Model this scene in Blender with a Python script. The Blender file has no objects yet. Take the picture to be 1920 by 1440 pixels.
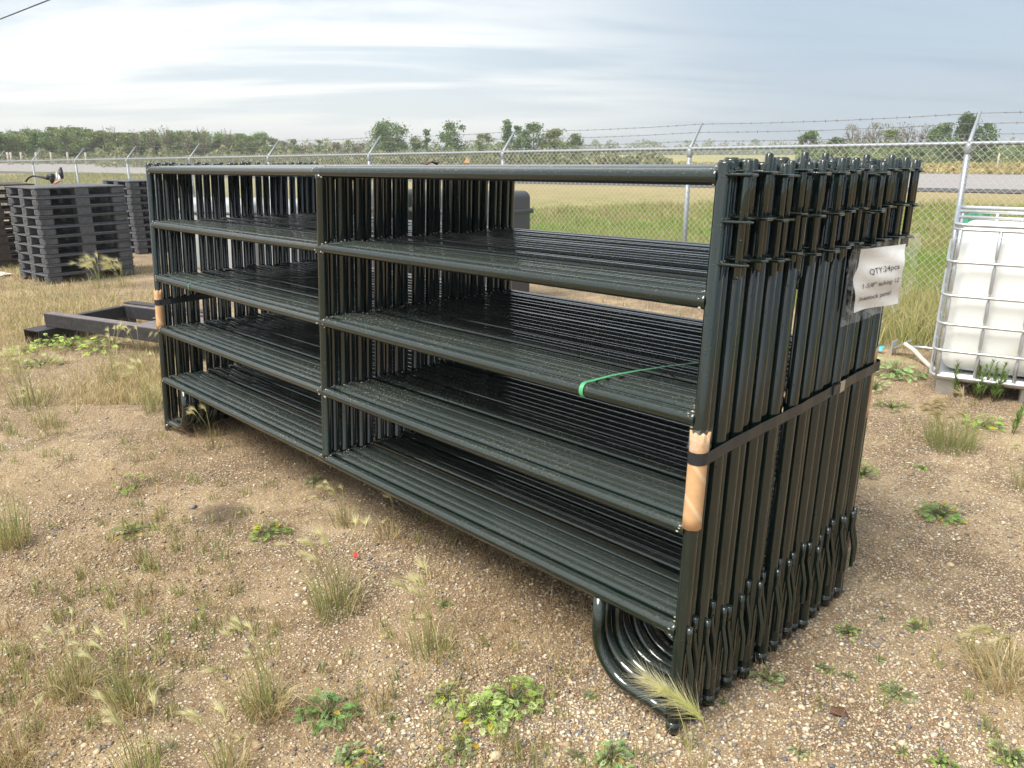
import bpy, math, random
import numpy as np
from mathutils import Vector, Matrix
rng = np.random.default_rng(11); random.seed(5)
SC = bpy.context.scene
COL = SC.collection
R = math.radians

# ------------------------------------------------------------------ camera
CAM = np.array([4.788, -1.650, 1.617]); YAW = 0.8047; PITCH = -0.2877; FPX = 1473.0
cam_d = bpy.data.cameras.new('camera'); cam = bpy.data.objects.new('camera', cam_d); COL.objects.link(cam)
cam.location = CAM; cam.rotation_euler = (math.pi/2 + PITCH, 0, YAW)
cam_d.sensor_width = 36; cam_d.lens = FPX/1920*36; cam_d.clip_start = .05; cam_d.clip_end = 9000
SC.camera = cam

# ------------------------------------------------------------------ sky and sun
SUN_AZ = math.atan2(-1.0, -.08); SUN_EL = R(56)          # direction towards the sun
sun_d = bpy.data.lights.new('sun', 'SUN'); sun = bpy.data.objects.new('sun', sun_d); COL.objects.link(sun)
sun_d.energy = 3.1; sun_d.angle = R(30); sun_d.color = (1, .965, .90)
tosun = Vector((math.cos(SUN_AZ)*math.cos(SUN_EL), math.sin(SUN_AZ)*math.cos(SUN_EL), math.sin(SUN_EL)))
sun.rotation_euler = tosun.to_track_quat('Z', 'Y').to_euler(); sun.location = (0, 0, 30)
W = bpy.data.worlds.new('World'); SC.world = W; W.use_nodes = True
nt = W.node_tree; nt.nodes.clear()
def wn(t, **k):
    n = nt.nodes.new(t)
    for a, b in k.items(): setattr(n, a, b)
    return n
def wmath(op, a, b=None, clamp=False):
    n = wn('ShaderNodeMath', operation=op, use_clamp=clamp)
    for i, v in enumerate((a, b)):
        if v is None: continue
        if isinstance(v, (int, float)): n.inputs[i].default_value = v
        else: nt.links.new(v, n.inputs[i])
    return n.outputs[0]
def wmix(f, a, b):
    n = wn('ShaderNodeMix', data_type='RGBA')
    for i, v in ((0, f), (6, a), (7, b)):
        if isinstance(v, (int, float, tuple)): n.inputs[i].default_value = v
        else: nt.links.new(v, n.inputs[i])
    return n.outputs[2]
sky = wn('ShaderNodeTexSky', sky_type='NISHITA', sun_disc=False, sun_elevation=SUN_EL, sun_rotation=math.pi/2-SUN_AZ, air_density=1.2, dust_density=2.0)
tc = wn('ShaderNodeTexCoord'); sep = wn('ShaderNodeSeparateXYZ'); nt.links.new(tc.outputs['Generated'], sep.inputs[0])
zz = wmath('ADD', wmath('MAXIMUM', sep.outputs[2], 0.0), 0.13)
u = wmath('DIVIDE', sep.outputs[0], zz); v = wmath('DIVIDE', sep.outputs[1], zz)
cmb = wn('ShaderNodeCombineXYZ'); nt.links.new(u, cmb.inputs[0]); nt.links.new(v, cmb.inputs[1])
mp0 = wn('ShaderNodeMapping'); mp0.inputs['Rotation'].default_value = (0, 0, R(-50)); nt.links.new(cmb.outputs[0], mp0.inputs[0])
mp = wn('ShaderNodeMapping'); mp.inputs['Scale'].default_value = (.30, 1.0, 1); mp.inputs['Location'].default_value = (1.3, .4, 0)
nt.links.new(mp0.outputs[0], mp.inputs[0])
n1 = wn('ShaderNodeTexNoise'); n1.inputs['Scale'].default_value = 1.3; n1.inputs['Detail'].default_value = 7; n1.inputs['Roughness'].default_value = .55; n1.inputs['Distortion'].default_value = .35
nt.links.new(mp.outputs[0], n1.inputs[0])
n2 = wn('ShaderNodeTexNoise'); n2.inputs['Scale'].default_value = .33; n2.inputs['Detail'].default_value = 2
nt.links.new(mp.outputs[0], n2.inputs[0])
# a wide rain-grey cloud bank lies to the north east, thin bright cloud elsewhere
bank = wmath('ADD', wmath('MULTIPLY', sep.outputs[0], .62), wmath('MULTIPLY', sep.outputs[1], .78))
bank = wmath('ADD', bank, wmath('MULTIPLY', wmath('SUBTRACT', n2.outputs[0], .5), .55))
bk = wn('ShaderNodeMapRange', interpolation_type='SMOOTHSTEP'); nt.links.new(bank, bk.inputs[0])
bk.inputs[1].default_value = -.10; bk.inputs[2].default_value = .42
st = wn('ShaderNodeMapRange', interpolation_type='SMOOTHSTEP'); nt.links.new(n1.outputs[0], st.inputs[0]); st.inputs[1].default_value = .36; st.inputs[2].default_value = .58
skyb = wn('ShaderNodeMix', data_type='RGBA', blend_type='MULTIPLY'); skyb.inputs[0].default_value = 1
cl_dark = (4.6, 5.2, 5.7, 1); cl_light = (7.5, 7.5, 7.3, 1); bank_c = (2.75, 3.40, 4.15, 1); hor_c = (5.9, 6.0, 5.7, 1)
base = wmix(st.outputs[0], cl_dark, cl_light)
bvar = wmix(wmath('MULTIPLY', st.outputs[0], .25), bank_c, (4.6, 5.3, 5.9, 1))
base = wmix(bk.outputs[0], base, bvar)
hz = wn('ShaderNodeMapRange', interpolation_type='SMOOTHSTEP'); nt.links.new(sep.outputs[2], hz.inputs[0]); hz.inputs[1].default_value = .11; hz.inputs[2].default_value = -.01
hf = wmath('MULTIPLY', hz.outputs[0], wmath('SUBTRACT', .85, wmath('MULTIPLY', bk.outputs[0], .65)))
base = wmix(hf, base, hor_c)
final = wmix(.90, sky.outputs[0], base)                   # thin blue shows through a little
bg = wn('ShaderNodeBackground'); bg.inputs[1].default_value = .1; nt.links.new(final, bg.inputs[0])
wo = wn('ShaderNodeOutputWorld'); nt.links.new(bg.outputs[0], wo.inputs[0])
SC.view_settings.view_transform = 'Standard'; SC.view_settings.look = 'None'; SC.view_settings.gamma = 1; SC.view_settings.exposure = 0.76
SC.view_settings.use_curve_mapping = False
SC.cycles.max_bounces = 7; SC.cycles.transparent_max_bounces = 12

# ------------------------------------------------------------------ helpers
def tag(o, label=None, cat=None, group=None, kind=None):
    if label: o['label'] = label
    if cat: o['category'] = cat
    if group: o['group'] = group
    if kind: o['kind'] = kind
    return o
def empty(name, loc=(0, 0, 0), rot=(0, 0, 0)):
    o = bpy.data.objects.new(name, None); COL.objects.link(o); o.location = loc; o.rotation_euler = rot; o.empty_display_size = .1
    return o
def link(name, me, parent=None):
    o = bpy.data.objects.new(name, me); COL.objects.link(o)
    if parent: o.parent = parent
    return o
def copy_tree(o, parent=None):
    c = o.copy(); COL.objects.link(c); c.parent = parent
    for ch in list(o.children): copy_tree(ch, c)
    return c
def np_mesh(name, V, F, mat=None, C=None, smooth=False):
    """V (n,3), F (m,3) or (m,4) or a list of such arrays"""
    if not isinstance(F, list): F = [F]
    F = [np.asarray(f, dtype=np.int32) for f in F if len(f)]
    me = bpy.data.meshes.new(name)
    V = np.asarray(V, dtype=np.float32)
    loops = np.concatenate([f.ravel() for f in F]); sizes = np.concatenate([np.full(len(f), f.shape[1], np.int32) for f in F])
    starts = np.concatenate([[0], np.cumsum(sizes)[:-1]]).astype(np.int32)
    me.vertices.add(len(V)); me.vertices.foreach_set('co', V.ravel())
    me.loops.add(len(loops)); me.loops.foreach_set('vertex_index', loops)
    me.polygons.add(len(sizes)); me.polygons.foreach_set('loop_start', starts); me.polygons.foreach_set('loop_total', sizes)
    if smooth: me.polygons.foreach_set('use_smooth', np.ones(len(sizes), bool))
    if C is not None:
        a = me.color_attributes.new('Col', 'FLOAT_COLOR', 'POINT')
        rgba = np.ones((len(V), 4), np.float32); rgba[:, :3] = C; a.data.foreach_set('color', rgba.ravel())
    me.update(calc_edges=True); me.validate()
    if mat: me.materials.append(mat)
    return me
class MB:
    """collects shapes into one mesh"""
    def __init__(s): s.v = []; s.f = []; s.sm = []
    def add(s, V, F, smooth=False):
        o = len(s.v); s.v += [tuple(p) for p in V]; s.f += [tuple(i+o for i in f) for f in F]; s.sm += [smooth]*len(F)
        return s
    def box(s, lo, hi, M=None, bev=0.0):
        x0, y0, z0 = lo; x1, y1, z1 = hi
        if bev <= 0:
            V = [(x, y, z) for z in (z0, z1) for y in (y0, y1) for x in (x0, x1)]
            F = [(0, 2, 3, 1), (4, 5, 7, 6), (0, 1, 5, 4), (2, 6, 7, 3), (0, 4, 6, 2), (1, 3, 7, 5)]
        else:
            b = bev; V = []; F = []
            ring = lambda i, z: [(x0+i+b*q, y0+i, z) if 0 else None for q in ()]
            def oct_(z, i, c): return [(x0+i+c, y0+i, z), (x1-i-c, y0+i, z), (x1-i, y0+i+c, z), (x1-i, y1-i-c, z), (x1-i-c, y1-i, z), (x0+i+c, y1-i, z), (x0+i, y1-i-c, z), (x0+i, y0+i+c, z)]
            V = oct_(z0, b*.7, b) + oct_(z0+b*.7, 0, b) + oct_(z1-b*.7, 0, b) + oct_(z1, b*.7, b)
            F = [tuple(range(7, -1, -1)), tuple(range(24, 32))]
            for k in range(3):
                for j in range(8): F.append((k*8+j, k*8+(j+1) % 8, (k+1)*8+(j+1) % 8, (k+1)*8+j))
        if M is not None: V = [tuple(M @ Vector(p)) for p in V]
        return s.add(V, F)
    def tube(s, pts, r, n=10, caps=True, closed=False, smooth=True):
        P = [Vector(p) for p in pts]; m = len(P); rr = r if isinstance(r, (list, tuple)) else [r]*m
        V = []; F = []; up = None
        for i in range(m):
            if closed: t = (P[(i+1) % m]-P[i-1])
            else: t = P[min(i+1, m-1)]-P[max(i-1, 0)]
            t.normalize()
            if up is None:
                a = Vector((0, 0, 1)) if abs(t.z) < .9 else Vector((1, 0, 0)); up = (a - t*a.dot(t)).normalized()
            else:
                up = up - t*up.dot(t); up.normalize()
            sd = t.cross(up)
            for j in range(n):
                a = 2*math.pi*j/n; V.append(P[i]+(up*math.cos(a)+sd*math.sin(a))*rr[i])
        for i in range(m if closed else m-1):
            for j in range(n):
                a = i*n+j; b = i*n+(j+1) % n; c = ((i+1) % m)*n+(j+1) % n; d = ((i+1) % m)*n+j
                F.append((a, d, c, b) if False else (a, b, c, d))
        s.add(V, F, smooth)
        if caps and not closed:
            o = len(s.v)-len(V); s.f.append(tuple(o+j for j in range(n-1, -1, -1))); s.sm.append(False)
            s.f.append(tuple(o+(m-1)*n+j for j in range(n))); s.sm.append(False)
        return s
    def mesh(s, name, mat):
        me = bpy.data.meshes.new(name); me.from_pydata(s.v, [], s.f); me.polygons.foreach_set('use_smooth', s.sm)
        me.update()
        if mat: me.materials.append(mat)
        return me
    def obj(s, name, mat, parent=None): return link(name, s.mesh(name, mat), parent)

def unit(a): return np.asarray(a)/np.linalg.norm(a)
_fw = np.array([-math.sin(YAW)*math.cos(PITCH), math.cos(YAW)*math.cos(PITCH), math.sin(PITCH)]); _rt = np.array([math.cos(YAW), math.sin(YAW), 0]); _up = np.cross(_rt, _fw)
def rays(px, py):
    px = np.asarray(px, float); py = np.asarray(py, float)
    return _rt*((px-960)/FPX)[..., None] - _up*((py-720)/FPX)[..., None] + _fw
def at_depth(px, py, d): return CAM + rays(px, py)*d

# ------------------------------------------------------------------ terrain
RP0 = np.array([-2.6, 22.4]); RD = unit([1, .34]); RN = np.array([-RD[1], RD[0]]); ROADW = 18.5
def smooth(a, b, x): t = np.clip((x-a)/(b-a), 0, 1); return t*t*(3-2*t)
def road_d(x, y): return (x-RP0[0])*RN[0]+(y-RP0[1])*RN[1]
def gz(x, y):
    x = np.asarray(x, float); y = np.asarray(y, float)
    yard = .0116*(x-3.743); yard = np.where(yard > .06, .06+(yard-.06)*.2, yard); yard = np.clip(yard, -.40, .12)
    und = .006*np.sin(x*2.1+1.3)*np.sin(y*1.7+.4)+.004*np.sin(x*5.3-y*3.1)+.003*np.sin(x*9.1+y*7.7)
    near = smooth(9, 5, np.hypot(x-2, y-1)); yard = yard+und*np.clip(near+.3, 0, 1)
    d = road_d(x, y)
    k = smooth(-10.5, -1, d); z = yard*(1-k)+.585*k
    k2 = smooth(ROADW+1, ROADW+14, d); z = z*(1-k2)+.30*k2
    far = smooth(60, 220, d); z = z + far*.10*np.sin(x*.013+1)*np.sin(y*.011)
    return z
def ground_at(px, py, it=14):
    px = np.asarray(px, float); d = rays(px, py); z = np.zeros(px.shape)
    for _ in range(it):
        t = (z-CAM[2])/d[..., 2]; X = CAM+d*t[..., None]; z = gz(X[..., 0], X[..., 1])
    X[..., 2] = z
    return X

# ------------------------------------------------------------------ materials
def new_mat(name):
    m = bpy.data.materials.new(name); m.use_nodes = True; t = m.node_tree; t.nodes.clear()
    o = t.nodes.new('ShaderNodeOutputMaterial'); b = t.nodes.new('ShaderNodeBsdfPrincipled'); t.links.new(b.outputs[0], o.inputs[0])
    return m, t, b
def nd(t, typ, ins=None, **k):
    n = t.nodes.new(typ)
    for a, b in k.items(): setattr(n, a, b)
    for a, b in (ins or {}).items():
        if isinstance(b, bpy.types.NodeSocket): t.links.new(b, n.inputs[a])
        else: n.inputs[a].default_value = b
    return n
def ramp(t, fac, stops):
    r = t.nodes.new('ShaderNodeValToRGB'); t.links.new(fac, r.inputs[0]); e = r.color_ramp.elements
    while len(e) < len(stops): e.new(.5)
    for q, (p, c) in zip(e, stops): q.position = p; q.color = c if len(c) == 4 else (*c, 1)
    return r.outputs[0]
def mixc(t, f, a, b, blend='MIX'):
    n = t.nodes.new('ShaderNodeMix'); n.data_type = 'RGBA'; n.blend_type = blend
    for i, v in ((0, f), (6, a), (7, b)):
        if isinstance(v, bpy.types.NodeSocket): t.links.new(v, n.inputs[i])
        else: n.inputs[i].default_value = v if not (isinstance(v, tuple) and len(v) == 3) else (*v, 1)
    return n.outputs[2]
def mth(t, op, a, b=0.0, clamp=False):
    n = t.nodes.new('ShaderNodeMath'); n.operation = op; n.use_clamp = clamp
    for i, v in enumerate((a, b)):
        if isinstance(v, bpy.types.NodeSocket): t.links.new(v, n.inputs[i])
        else: n.inputs[i].default_value = v
    return n.outputs[0]
def simple(name, col, rough=.5, metal=0.0, var=.25, scale=8.0, bump=.0, bscale=60.0, dirt=None, dirt_amt=.5, coat=0.0):
    m, t, b = new_mat(name)
    co = nd(t, 'ShaderNodeTexCoord').outputs['Object']
    n = nd(t, 'ShaderNodeTexNoise', {'Vector': co, 'Scale': scale, 'Detail': 6.0, 'Roughness': .6})
    c = mixc(t, n.outputs[0], tuple(x*(1-var) for x in col), tuple(min(1, x*(1+var)) for x in col))
    if dirt:
        n2 = nd(t, 'ShaderNodeTexNoise', {'Vector': co, 'Scale': scale*2.7, 'Detail': 8.0, 'Roughness': .7})
        f = nd(t, 'ShaderNodeMapRange', {0: n2.outputs[0], 1: .48, 2: .72, 4: dirt_amt}); c = mixc(t, f.outputs[0], c, dirt)
    t.links.new(c, b.inputs['Base Color'])
    rr = nd(t, 'ShaderNodeMapRange', {0: n.outputs[0], 1: .3, 2: .7, 3: max(.03, rough-.08), 4: min(1, rough+.08)}); t.links.new(rr.outputs[0], b.inputs['Roughness'])
    b.inputs['Metallic'].default_value = metal; b.inputs['Coat Weight'].default_value = coat
    if bump:
        n3 = nd(t, 'ShaderNodeTexNoise', {'Vector': co, 'Scale': bscale, 'Detail': 4.0})
        bp = nd(t, 'ShaderNodeBump', {'Strength': bump, 'Distance': .01, 'Height': n3.outputs[0]}); t.links.new(bp.outputs[0], b.inputs['Normal'])
    return m
def paint_mat(name):
    """wet, glossy, almost black green paint with rain drops and dust"""
    m, t, b = new_mat(name)
    geo = nd(t, 'ShaderNodeNewGeometry'); tc_ = nd(t, 'ShaderNodeTexCoord'); co = tc_.outputs['Object']
    oi = nd(t, 'ShaderNodeObjectInfo')
    off = nd(t, 'ShaderNodeVectorMath', {0: co, 1: oi.outputs['Location']}, operation='ADD').outputs[0]
    n = nd(t, 'ShaderNodeTexNoise', {'Vector': off, 'Scale': 3.0, 'Detail': 5.0})
    c = mixc(t, n.outputs[0], (.0026, .0095, .0075), (.0050, .0150, .0120))
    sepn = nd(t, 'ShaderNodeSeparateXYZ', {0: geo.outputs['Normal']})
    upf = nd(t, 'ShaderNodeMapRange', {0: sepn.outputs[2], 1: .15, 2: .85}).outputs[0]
    # settled dust and straw bits on the upper side of the tubes
    d1 = nd(t, 'ShaderNodeTexNoise', {'Vector': off, 'Scale': 120.0, 'Detail': 3.0, 'Roughness': .7})
    d2 = nd(t, 'ShaderNodeTexNoise', {'Vector': off, 'Scale': 2.2, 'Detail': 3.0})
    ds = nd(t, 'ShaderNodeMapRange', {0: d1.outputs[0], 1: .56, 2: .68}).outputs[0]
    dl = nd(t, 'ShaderNodeMapRange', {0: d2.outputs[0], 1: .40, 2: .70}).outputs[0]
    dust = mth(t, 'MULTIPLY', mth(t, 'MULTIPLY', ds, dl), mth(t, 'ADD', mth(t, 'MULTIPLY', upf, .5), .04))
    c = mixc(t, mth(t, 'MULTIPLY', upf, .13), c, (.23, .24, .21)); c = mixc(t, dust, c, (.36, .32, .24)); t.links.new(c, b.inputs['Base Color'])  # even grey on upper sides: dust film that also paints in sky sheen
    # drops
    vo = nd(t, 'ShaderNodeTexVoronoi', {'Vector': off, 'Scale': 115.0, 'Randomness': 1.0})
    dr = nd(t, 'ShaderNodeMapRange', {0: vo.outputs['Distance'], 1: .34, 2: .12}, interpolation_type='SMOOTHSTEP').outputs[0]
    keep = nd(t, 'ShaderNodeSeparateColor', {0: vo.outputs['Color']}).outputs[0]
    kp = mth(t, 'LESS_THAN', keep, mth(t, 'ADD', mth(t, 'MULTIPLY', upf, .42), .12))
    hgt = mth(t, 'MULTIPLY', dr, kp)
    bp = nd(t, 'ShaderNodeBump', {'Strength': .85, 'Distance': .0022, 'Height': hgt}); t.links.new(bp.outputs[0], b.inputs['Normal'])
    rgh = mth(t, 'ADD', nd(t, 'ShaderNodeMapRange', {0: n.outputs[0], 1: .3, 2: .7, 3: .075, 4: .12}).outputs[0], mth(t, 'MULTIPLY', dust, .4)); t.links.new(rgh, b.inputs['Roughness'])
    b.inputs['IOR'].default_value = 1.62
    b.inputs['Coat Weight'].default_value = .3; b.inputs['Coat Roughness'].default_value = .04
    return m
def attr_mat(name, rough=.7, transl=.0, sat=1.0, spec=.3):
    m, t, b = new_mat(name)
    a = nd(t, 'ShaderNodeVertexColor', layer_name='Col'); t.links.new(a.outputs[0], b.inputs['Base Color'])
    b.inputs['Roughness'].default_value = rough; b.inputs['Specular IOR Level'].default_value = spec
    if transl:
        tr = nd(t, 'ShaderNodeBsdfTranslucent', {0: a.outputs[0]}); mx = nd(t, 'ShaderNodeMixShader', {0: transl, 1: b.outputs[0], 2: tr.outputs[0]})
        o = [n for n in t.nodes if n.type == 'OUTPUT_MATERIAL'][0]; t.links.new(mx.outputs[0], o.inputs[0])
    return m
M = {}
M['paint'] = paint_mat('wet_green_paint')
M['galv'] = simple('galvanised_steel', (.56, .58, .60), .42, .75, .18, 14, .15, 90)
M['galv_fence'] = simple('galvanised_fence', (.34, .37, .40), .5, .35, .12, 6)
M['wire'] = simple('fence_wire', (.66, .65, .60), .5, .2, .1, 3)
M['rustwire'] = simple('barbed_steel', (.20, .19, .18), .6, .5, .2, 3)
M['weld'] = simple('weld_spatter', (.40, .36, .30), .6, .3, .4, 60)
M['strap'] = simple('black_steel_strap', (.040, .045, .055), .33, .45, .25, 20, .1, 200)
M['seal'] = simple('strap_seal', (.50, .47, .40), .4, .7, .25, 60)
M['plastic'] = simple('black_pallet_plastic', (.088, .092, .102), .5, 0, .3, 9, .25, 90, (.22, .21, .21), .5)
M['plastic_brown'] = simple('dirty_pallet_plastic', (.050, .036, .032), .6, 0, .4, 9, .25, 90, (.16, .09, .06), .6)
M['bin'] = simple('dark_grey_plastic', (.075, .078, .085), .5, 0, .2, 5, .1, 60)
M['bin_pale'] = simple('pale_grey_plastic', (.42, .43, .44), .5, 0, .1, 4)
M['black'] = simple('black_rubber', (.015, .015, .017), .5, 0, .3, 12)
M['pink'] = simple('faded_red_plastic', (.62, .24, .18), .5, 0, .2, 12)
M['white_pl'] = simple('white_plastic', (.78, .79, .78), .45, 0, .05, 10)
M['blue'] = simple('blue_plastic', (.05, .28, .48), .4, 0, .15, 12)
M['cyan'] = simple('cyan_plastic', (.06, .45, .55), .4, 0, .2, 40)
M['red'] = simple('red_plastic', (.55, .03, .03), .5, 0, .25, 40)
M['green_sheet'] = simple('green_plastic_sheet', (.10, .42, .26), .4, 0, .3, 6)
M['twine'] = simple('green_plastic_strap', (.09, .40, .17), .35, 0, .25, 30)
M['twine_pale'] = simple('pale_green_twine', (.12, .26, .16), .5, 0, .25, 30)
M['hose_w'] = simple('offwhite_hose', (.60, .56, .48), .6, 0, .2, 10)
M['steel_black'] = simple('weathered_black_steel', (.034, .036, .042), .5, .2, .35, 7, .3, 60, (.15, .09, .065), .5)
M['steel_top'] = simple('rusty_steel_top', (.16, .15, .16), .5, .25, .3, 5, .3, 60, (.42, .24, .17), .95)
M['rust'] = simple('brown_rust', (.12, .062, .035), .8, .1, .4, 14, .4, 80)
M['wood_post'] = simple('weathered_wood', (.50, .46, .38), .8, 0, .2, 9)
M['bark'] = simple('bark', (.16, .13, .10), .9, 0, .3, 6, .5, 30)
M['cable'] = simple('black_cable', (.03, .03, .035), .6)
M['leaf'] = attr_mat('foliage', .6, .28)
M['blade'] = attr_mat('grass_blades', .6, .3)
M['far_leaf'] = attr_mat('far_foliage', .75, .3)
M['pebble'] = attr_mat('gravel_stones', .75, 0, spec=.25)
def cardboard():
    m, t, b = new_mat('spiral_cardboard'); co = nd(t, 'ShaderNodeTexCoord').outputs['Object']
    s = nd(t, 'ShaderNodeSeparateXYZ', {0: co})
    w = nd(t, 'ShaderNodeTexWave', {'Vector': co, 'Scale': 5.5, 'Distortion': .6}, wave_type='BANDS', bands_direction='DIAGONAL')
    n = nd(t, 'ShaderNodeTexNoise', {'Vector': co, 'Scale': 45.0, 'Detail': 6.0})
    c = mixc(t, n.outputs[0], (.50, .28, .13), (.66, .41, .21)); sf = nd(t, 'ShaderNodeMapRange', {0: w.outputs[0], 1: .90, 2: .98}).outputs[0]
    c = mixc(t, mth(t, 'MULTIPLY', sf, .6), c, (.70, .52, .33)); t.links.new(c, b.inputs['Base Color']); b.inputs['Roughness'].default_value = .75
    return m
M['card'] = cardboard()
def clear_film(name, a=.78, rough=.12):
    m, t, b = new_mat(name); o = [n for n in t.nodes if n.type == 'OUTPUT_MATERIAL'][0]
    b.inputs['Base Color'].default_value = (.85, .86, .86, 1); b.inputs['Roughness'].default_value = rough
    co = nd(t, 'ShaderNodeTexCoord').outputs['Object']; n = nd(t, 'ShaderNodeTexNoise', {'Vector': co, 'Scale': 24.0, 'Detail': 5.0, 'Distortion': 1.5})
    bp = nd(t, 'ShaderNodeBump', {'Strength': .7, 'Distance': .01, 'Height': n.outputs[0]}); t.links.new(bp.outputs[0], b.inputs['Normal'])
    f = nd(t, 'ShaderNodeMapRange', {0: n.outputs[0], 1: .35, 2: .7, 3: 0.0, 4: 1-a+.10}).outputs[0]
    tr = nd(t, 'ShaderNodeBsdfTransparent'); mx = nd(t, 'ShaderNodeMixShader', {0: f, 1: tr.outputs[0], 2: b.outputs[0]}); t.links.new(mx.outputs[0], o.inputs[0])
    return m
M['film'] = clear_film('clear_plastic_film', .84)
M['paper'] = simple('white_paper', (.80, .80, .79), .6, 0, .04, 12)
M['ink'] = simple('black_ink', (.07, .07, .08), .7)
def tank_mat():
    m, t, b = new_mat('white_tank_plastic'); co = nd(t, 'ShaderNodeTexCoord').outputs['Object']
    n = nd(t, 'ShaderNodeTexNoise', {'Vector': co, 'Scale': 3.0, 'Detail': 4.0}); s = nd(t, 'ShaderNodeSeparateXYZ', {0: co})
    c = mixc(t, n.outputs[0], (.80, .82, .80), (.88, .89, .87))
    # old stain near the outlet
    d = nd(t, 'ShaderNodeVectorMath', {0: co, 1: (.62, 0, .30)}, operation='SUBTRACT').outputs[0]; sd = nd(t, 'ShaderNodeSeparateXYZ', {0: d})
    e = mth(t, 'ADD', mth(t, 'POWER', mth(t, 'MULTIPLY', sd.outputs[0], 5.0), 2.0), mth(t, 'POWER', mth(t, 'MULTIPLY', sd.outputs[2], 8.5), 2.0))
    f = nd(t, 'ShaderNodeMapRange', {0: mth(t, 'ADD', e, mth(t, 'MULTIPLY', n.outputs[0], .8)), 1: 1.7, 2: .9}).outputs[0]
    c = mixc(t, mth(t, 'MULTIPLY', f, .4), c, (.60, .55, .42)); t.links.new(c, b.inputs['Base Color']); b.inputs['Roughness'].default_value = .38
    b.inputs['Subsurface Weight'].default_value = .0
    return m
M['tank'] = tank_mat()
def ground_mat():
    m, t, b = new_mat('gravel_ground'); co = nd(t, 'ShaderNodeTexCoord').outputs['Object']; s = nd(t, 'ShaderNodeSeparateXYZ', {0: co})
    big = nd(t, 'ShaderNodeTexNoise', {'Vector': co, 'Scale': .9, 'Detail': 5.0, 'Roughness': .6}); mid = nd(t, 'ShaderNodeTexNoise', {'Vector': co, 'Scale': 5.0, 'Detail': 7.0, 'Roughness': .65})
    fine = nd(t, 'ShaderNodeTexNoise', {'Vector': co, 'Scale': 60.0, 'Detail': 6.0, 'Roughness': .7})
    dirt = mixc(t, nd(t, 'ShaderNodeMapRange', {0: mid.outputs[0], 1: .3, 2: .7}).outputs[0], (.170, .114, .064), (.380, .275, .160))
    dirt = mixc(t, nd(t, 'ShaderNodeMapRange', {0: big.outputs[0], 1: .46, 2: .66}).outputs[0], dirt, (.450, .342, .198))
    soil = nd(t, 'ShaderNodeTexNoise', {'Vector': co, 'Scale': 1.7, 'Detail': 8.0, 'Roughness': .7}); sf_ = nd(t, 'ShaderNodeMapRange', {0: soil.outputs[0], 1: .44, 2: .58, 4: .85}).outputs[0]
    dirt = mixc(t, sf_, dirt, (.118, .078, .046))
    # packed chips, three sizes
    def chips(col, scale, lo, hi, amt):
        v = nd(t, 'ShaderNodeTexVoronoi', {'Vector': co, 'Scale': scale}); r = nd(t, 'ShaderNodeSeparateColor', {0: v.outputs['Color']})
        cc = ramp(t, r.outputs[0], [(0, (.11, .10, .10)), (.10, (.17, .15, .14)), (.16, (.40, .29, .18)), (.45, (.55, .43, .29)), (.75, (.66, .55, .40)), (.93, (.74, .68, .56)), (1, (.50, .25, .14))])
        edge = nd(t, 'ShaderNodeMapRange', {0: v.outputs['Distance'], 1: hi, 2: lo}).outputs[0]; keep = mth(t, 'LESS_THAN', r.outputs[1], amt)
        f = mth(t, 'MULTIPLY', edge, keep); return mixc(t, f, col, cc), f
    c, f1 = chips(dirt, 150.0, .30, .50, .66); c, f2 = chips(c, 70.0, .28, .46, .42)
    c = mixc(t, nd(t, 'ShaderNodeMapRange', {0: fine.outputs[0], 1: .35, 2: .75, 4: .35}).outputs[0], c, (.26, .18, .11))
    # grass land outside the yard: own colours
    d = mth(t, 'ADD', mth(t, 'MULTIPLY', s.outputs[0], -.0986), mth(t, 'MULTIPLY', s.outputs[1], .995))       # along the fence normal
    gn = nd(t, 'ShaderNodeTexNoise', {'Vector': co, 'Scale': .45, 'Detail': 6.0, 'Roughness': .65}); gm = nd(t, 'ShaderNodeTexNoise', {'Vector': co, 'Scale': 3.0, 'Detail': 6.0, 'Roughness': .7})
    grass = mixc(t, nd(t, 'ShaderNodeMapRange', {0: gm.outputs[0], 1: .3, 2: .7}).outputs[0], (.100, .150, .028), (.270, .250, .085))
    grass = mixc(t, nd(t, 'ShaderNodeMapRange', {0: gn.outputs[0], 1: .45, 2: .7}).outputs[0], grass, (.30, .24, .11))
    gf = nd(t, 'ShaderNodeMapRange', {0: mth(t, 'ADD', d, mth(t, 'MULTIPLY', gn.outputs[0], 1.2)), 1: 7.0, 2: 7.9}).outputs[0]
    rd = mth(t, 'ADD', mth(t, 'MULTIPLY', mth(t, 'SUBTRACT', s.outputs[0], float(RP0[0])), float(RN[0])), mth(t, 'MULTIPLY', mth(t, 'SUBTRACT', s.outputs[1], float(RP0[1])), float(RN[1])))
    dry = nd(t, 'ShaderNodeMapRange', {0: mth(t, 'ADD', rd, mth(t, 'MULTIPLY', gm.outputs[0], 3.0)), 1: -5.5, 2: -1.0}).outputs[0]
    grass = mixc(t, mth(t, 'MULTIPLY', dry, .75), grass, (.36, .28, .15))
    # beyond the road: pale stubble field
    fld = nd(t, 'ShaderNodeMapRange', {0: rd, 1: 24.0, 2: 30.0}).outputs[0]
    fn = nd(t, 'ShaderNodeTexNoise', {'Vector': co, 'Scale': .07, 'Detail': 7.0, 'Roughness': .65}); fc = mixc(t, nd(t, 'ShaderNodeMapRange', {0: fn.outputs[0], 1: .35, 2: .65}).outputs[0], (.42, .34, .14), (.24, .25, .10))
    grass = mixc(t, fld, grass, fc)
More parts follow.
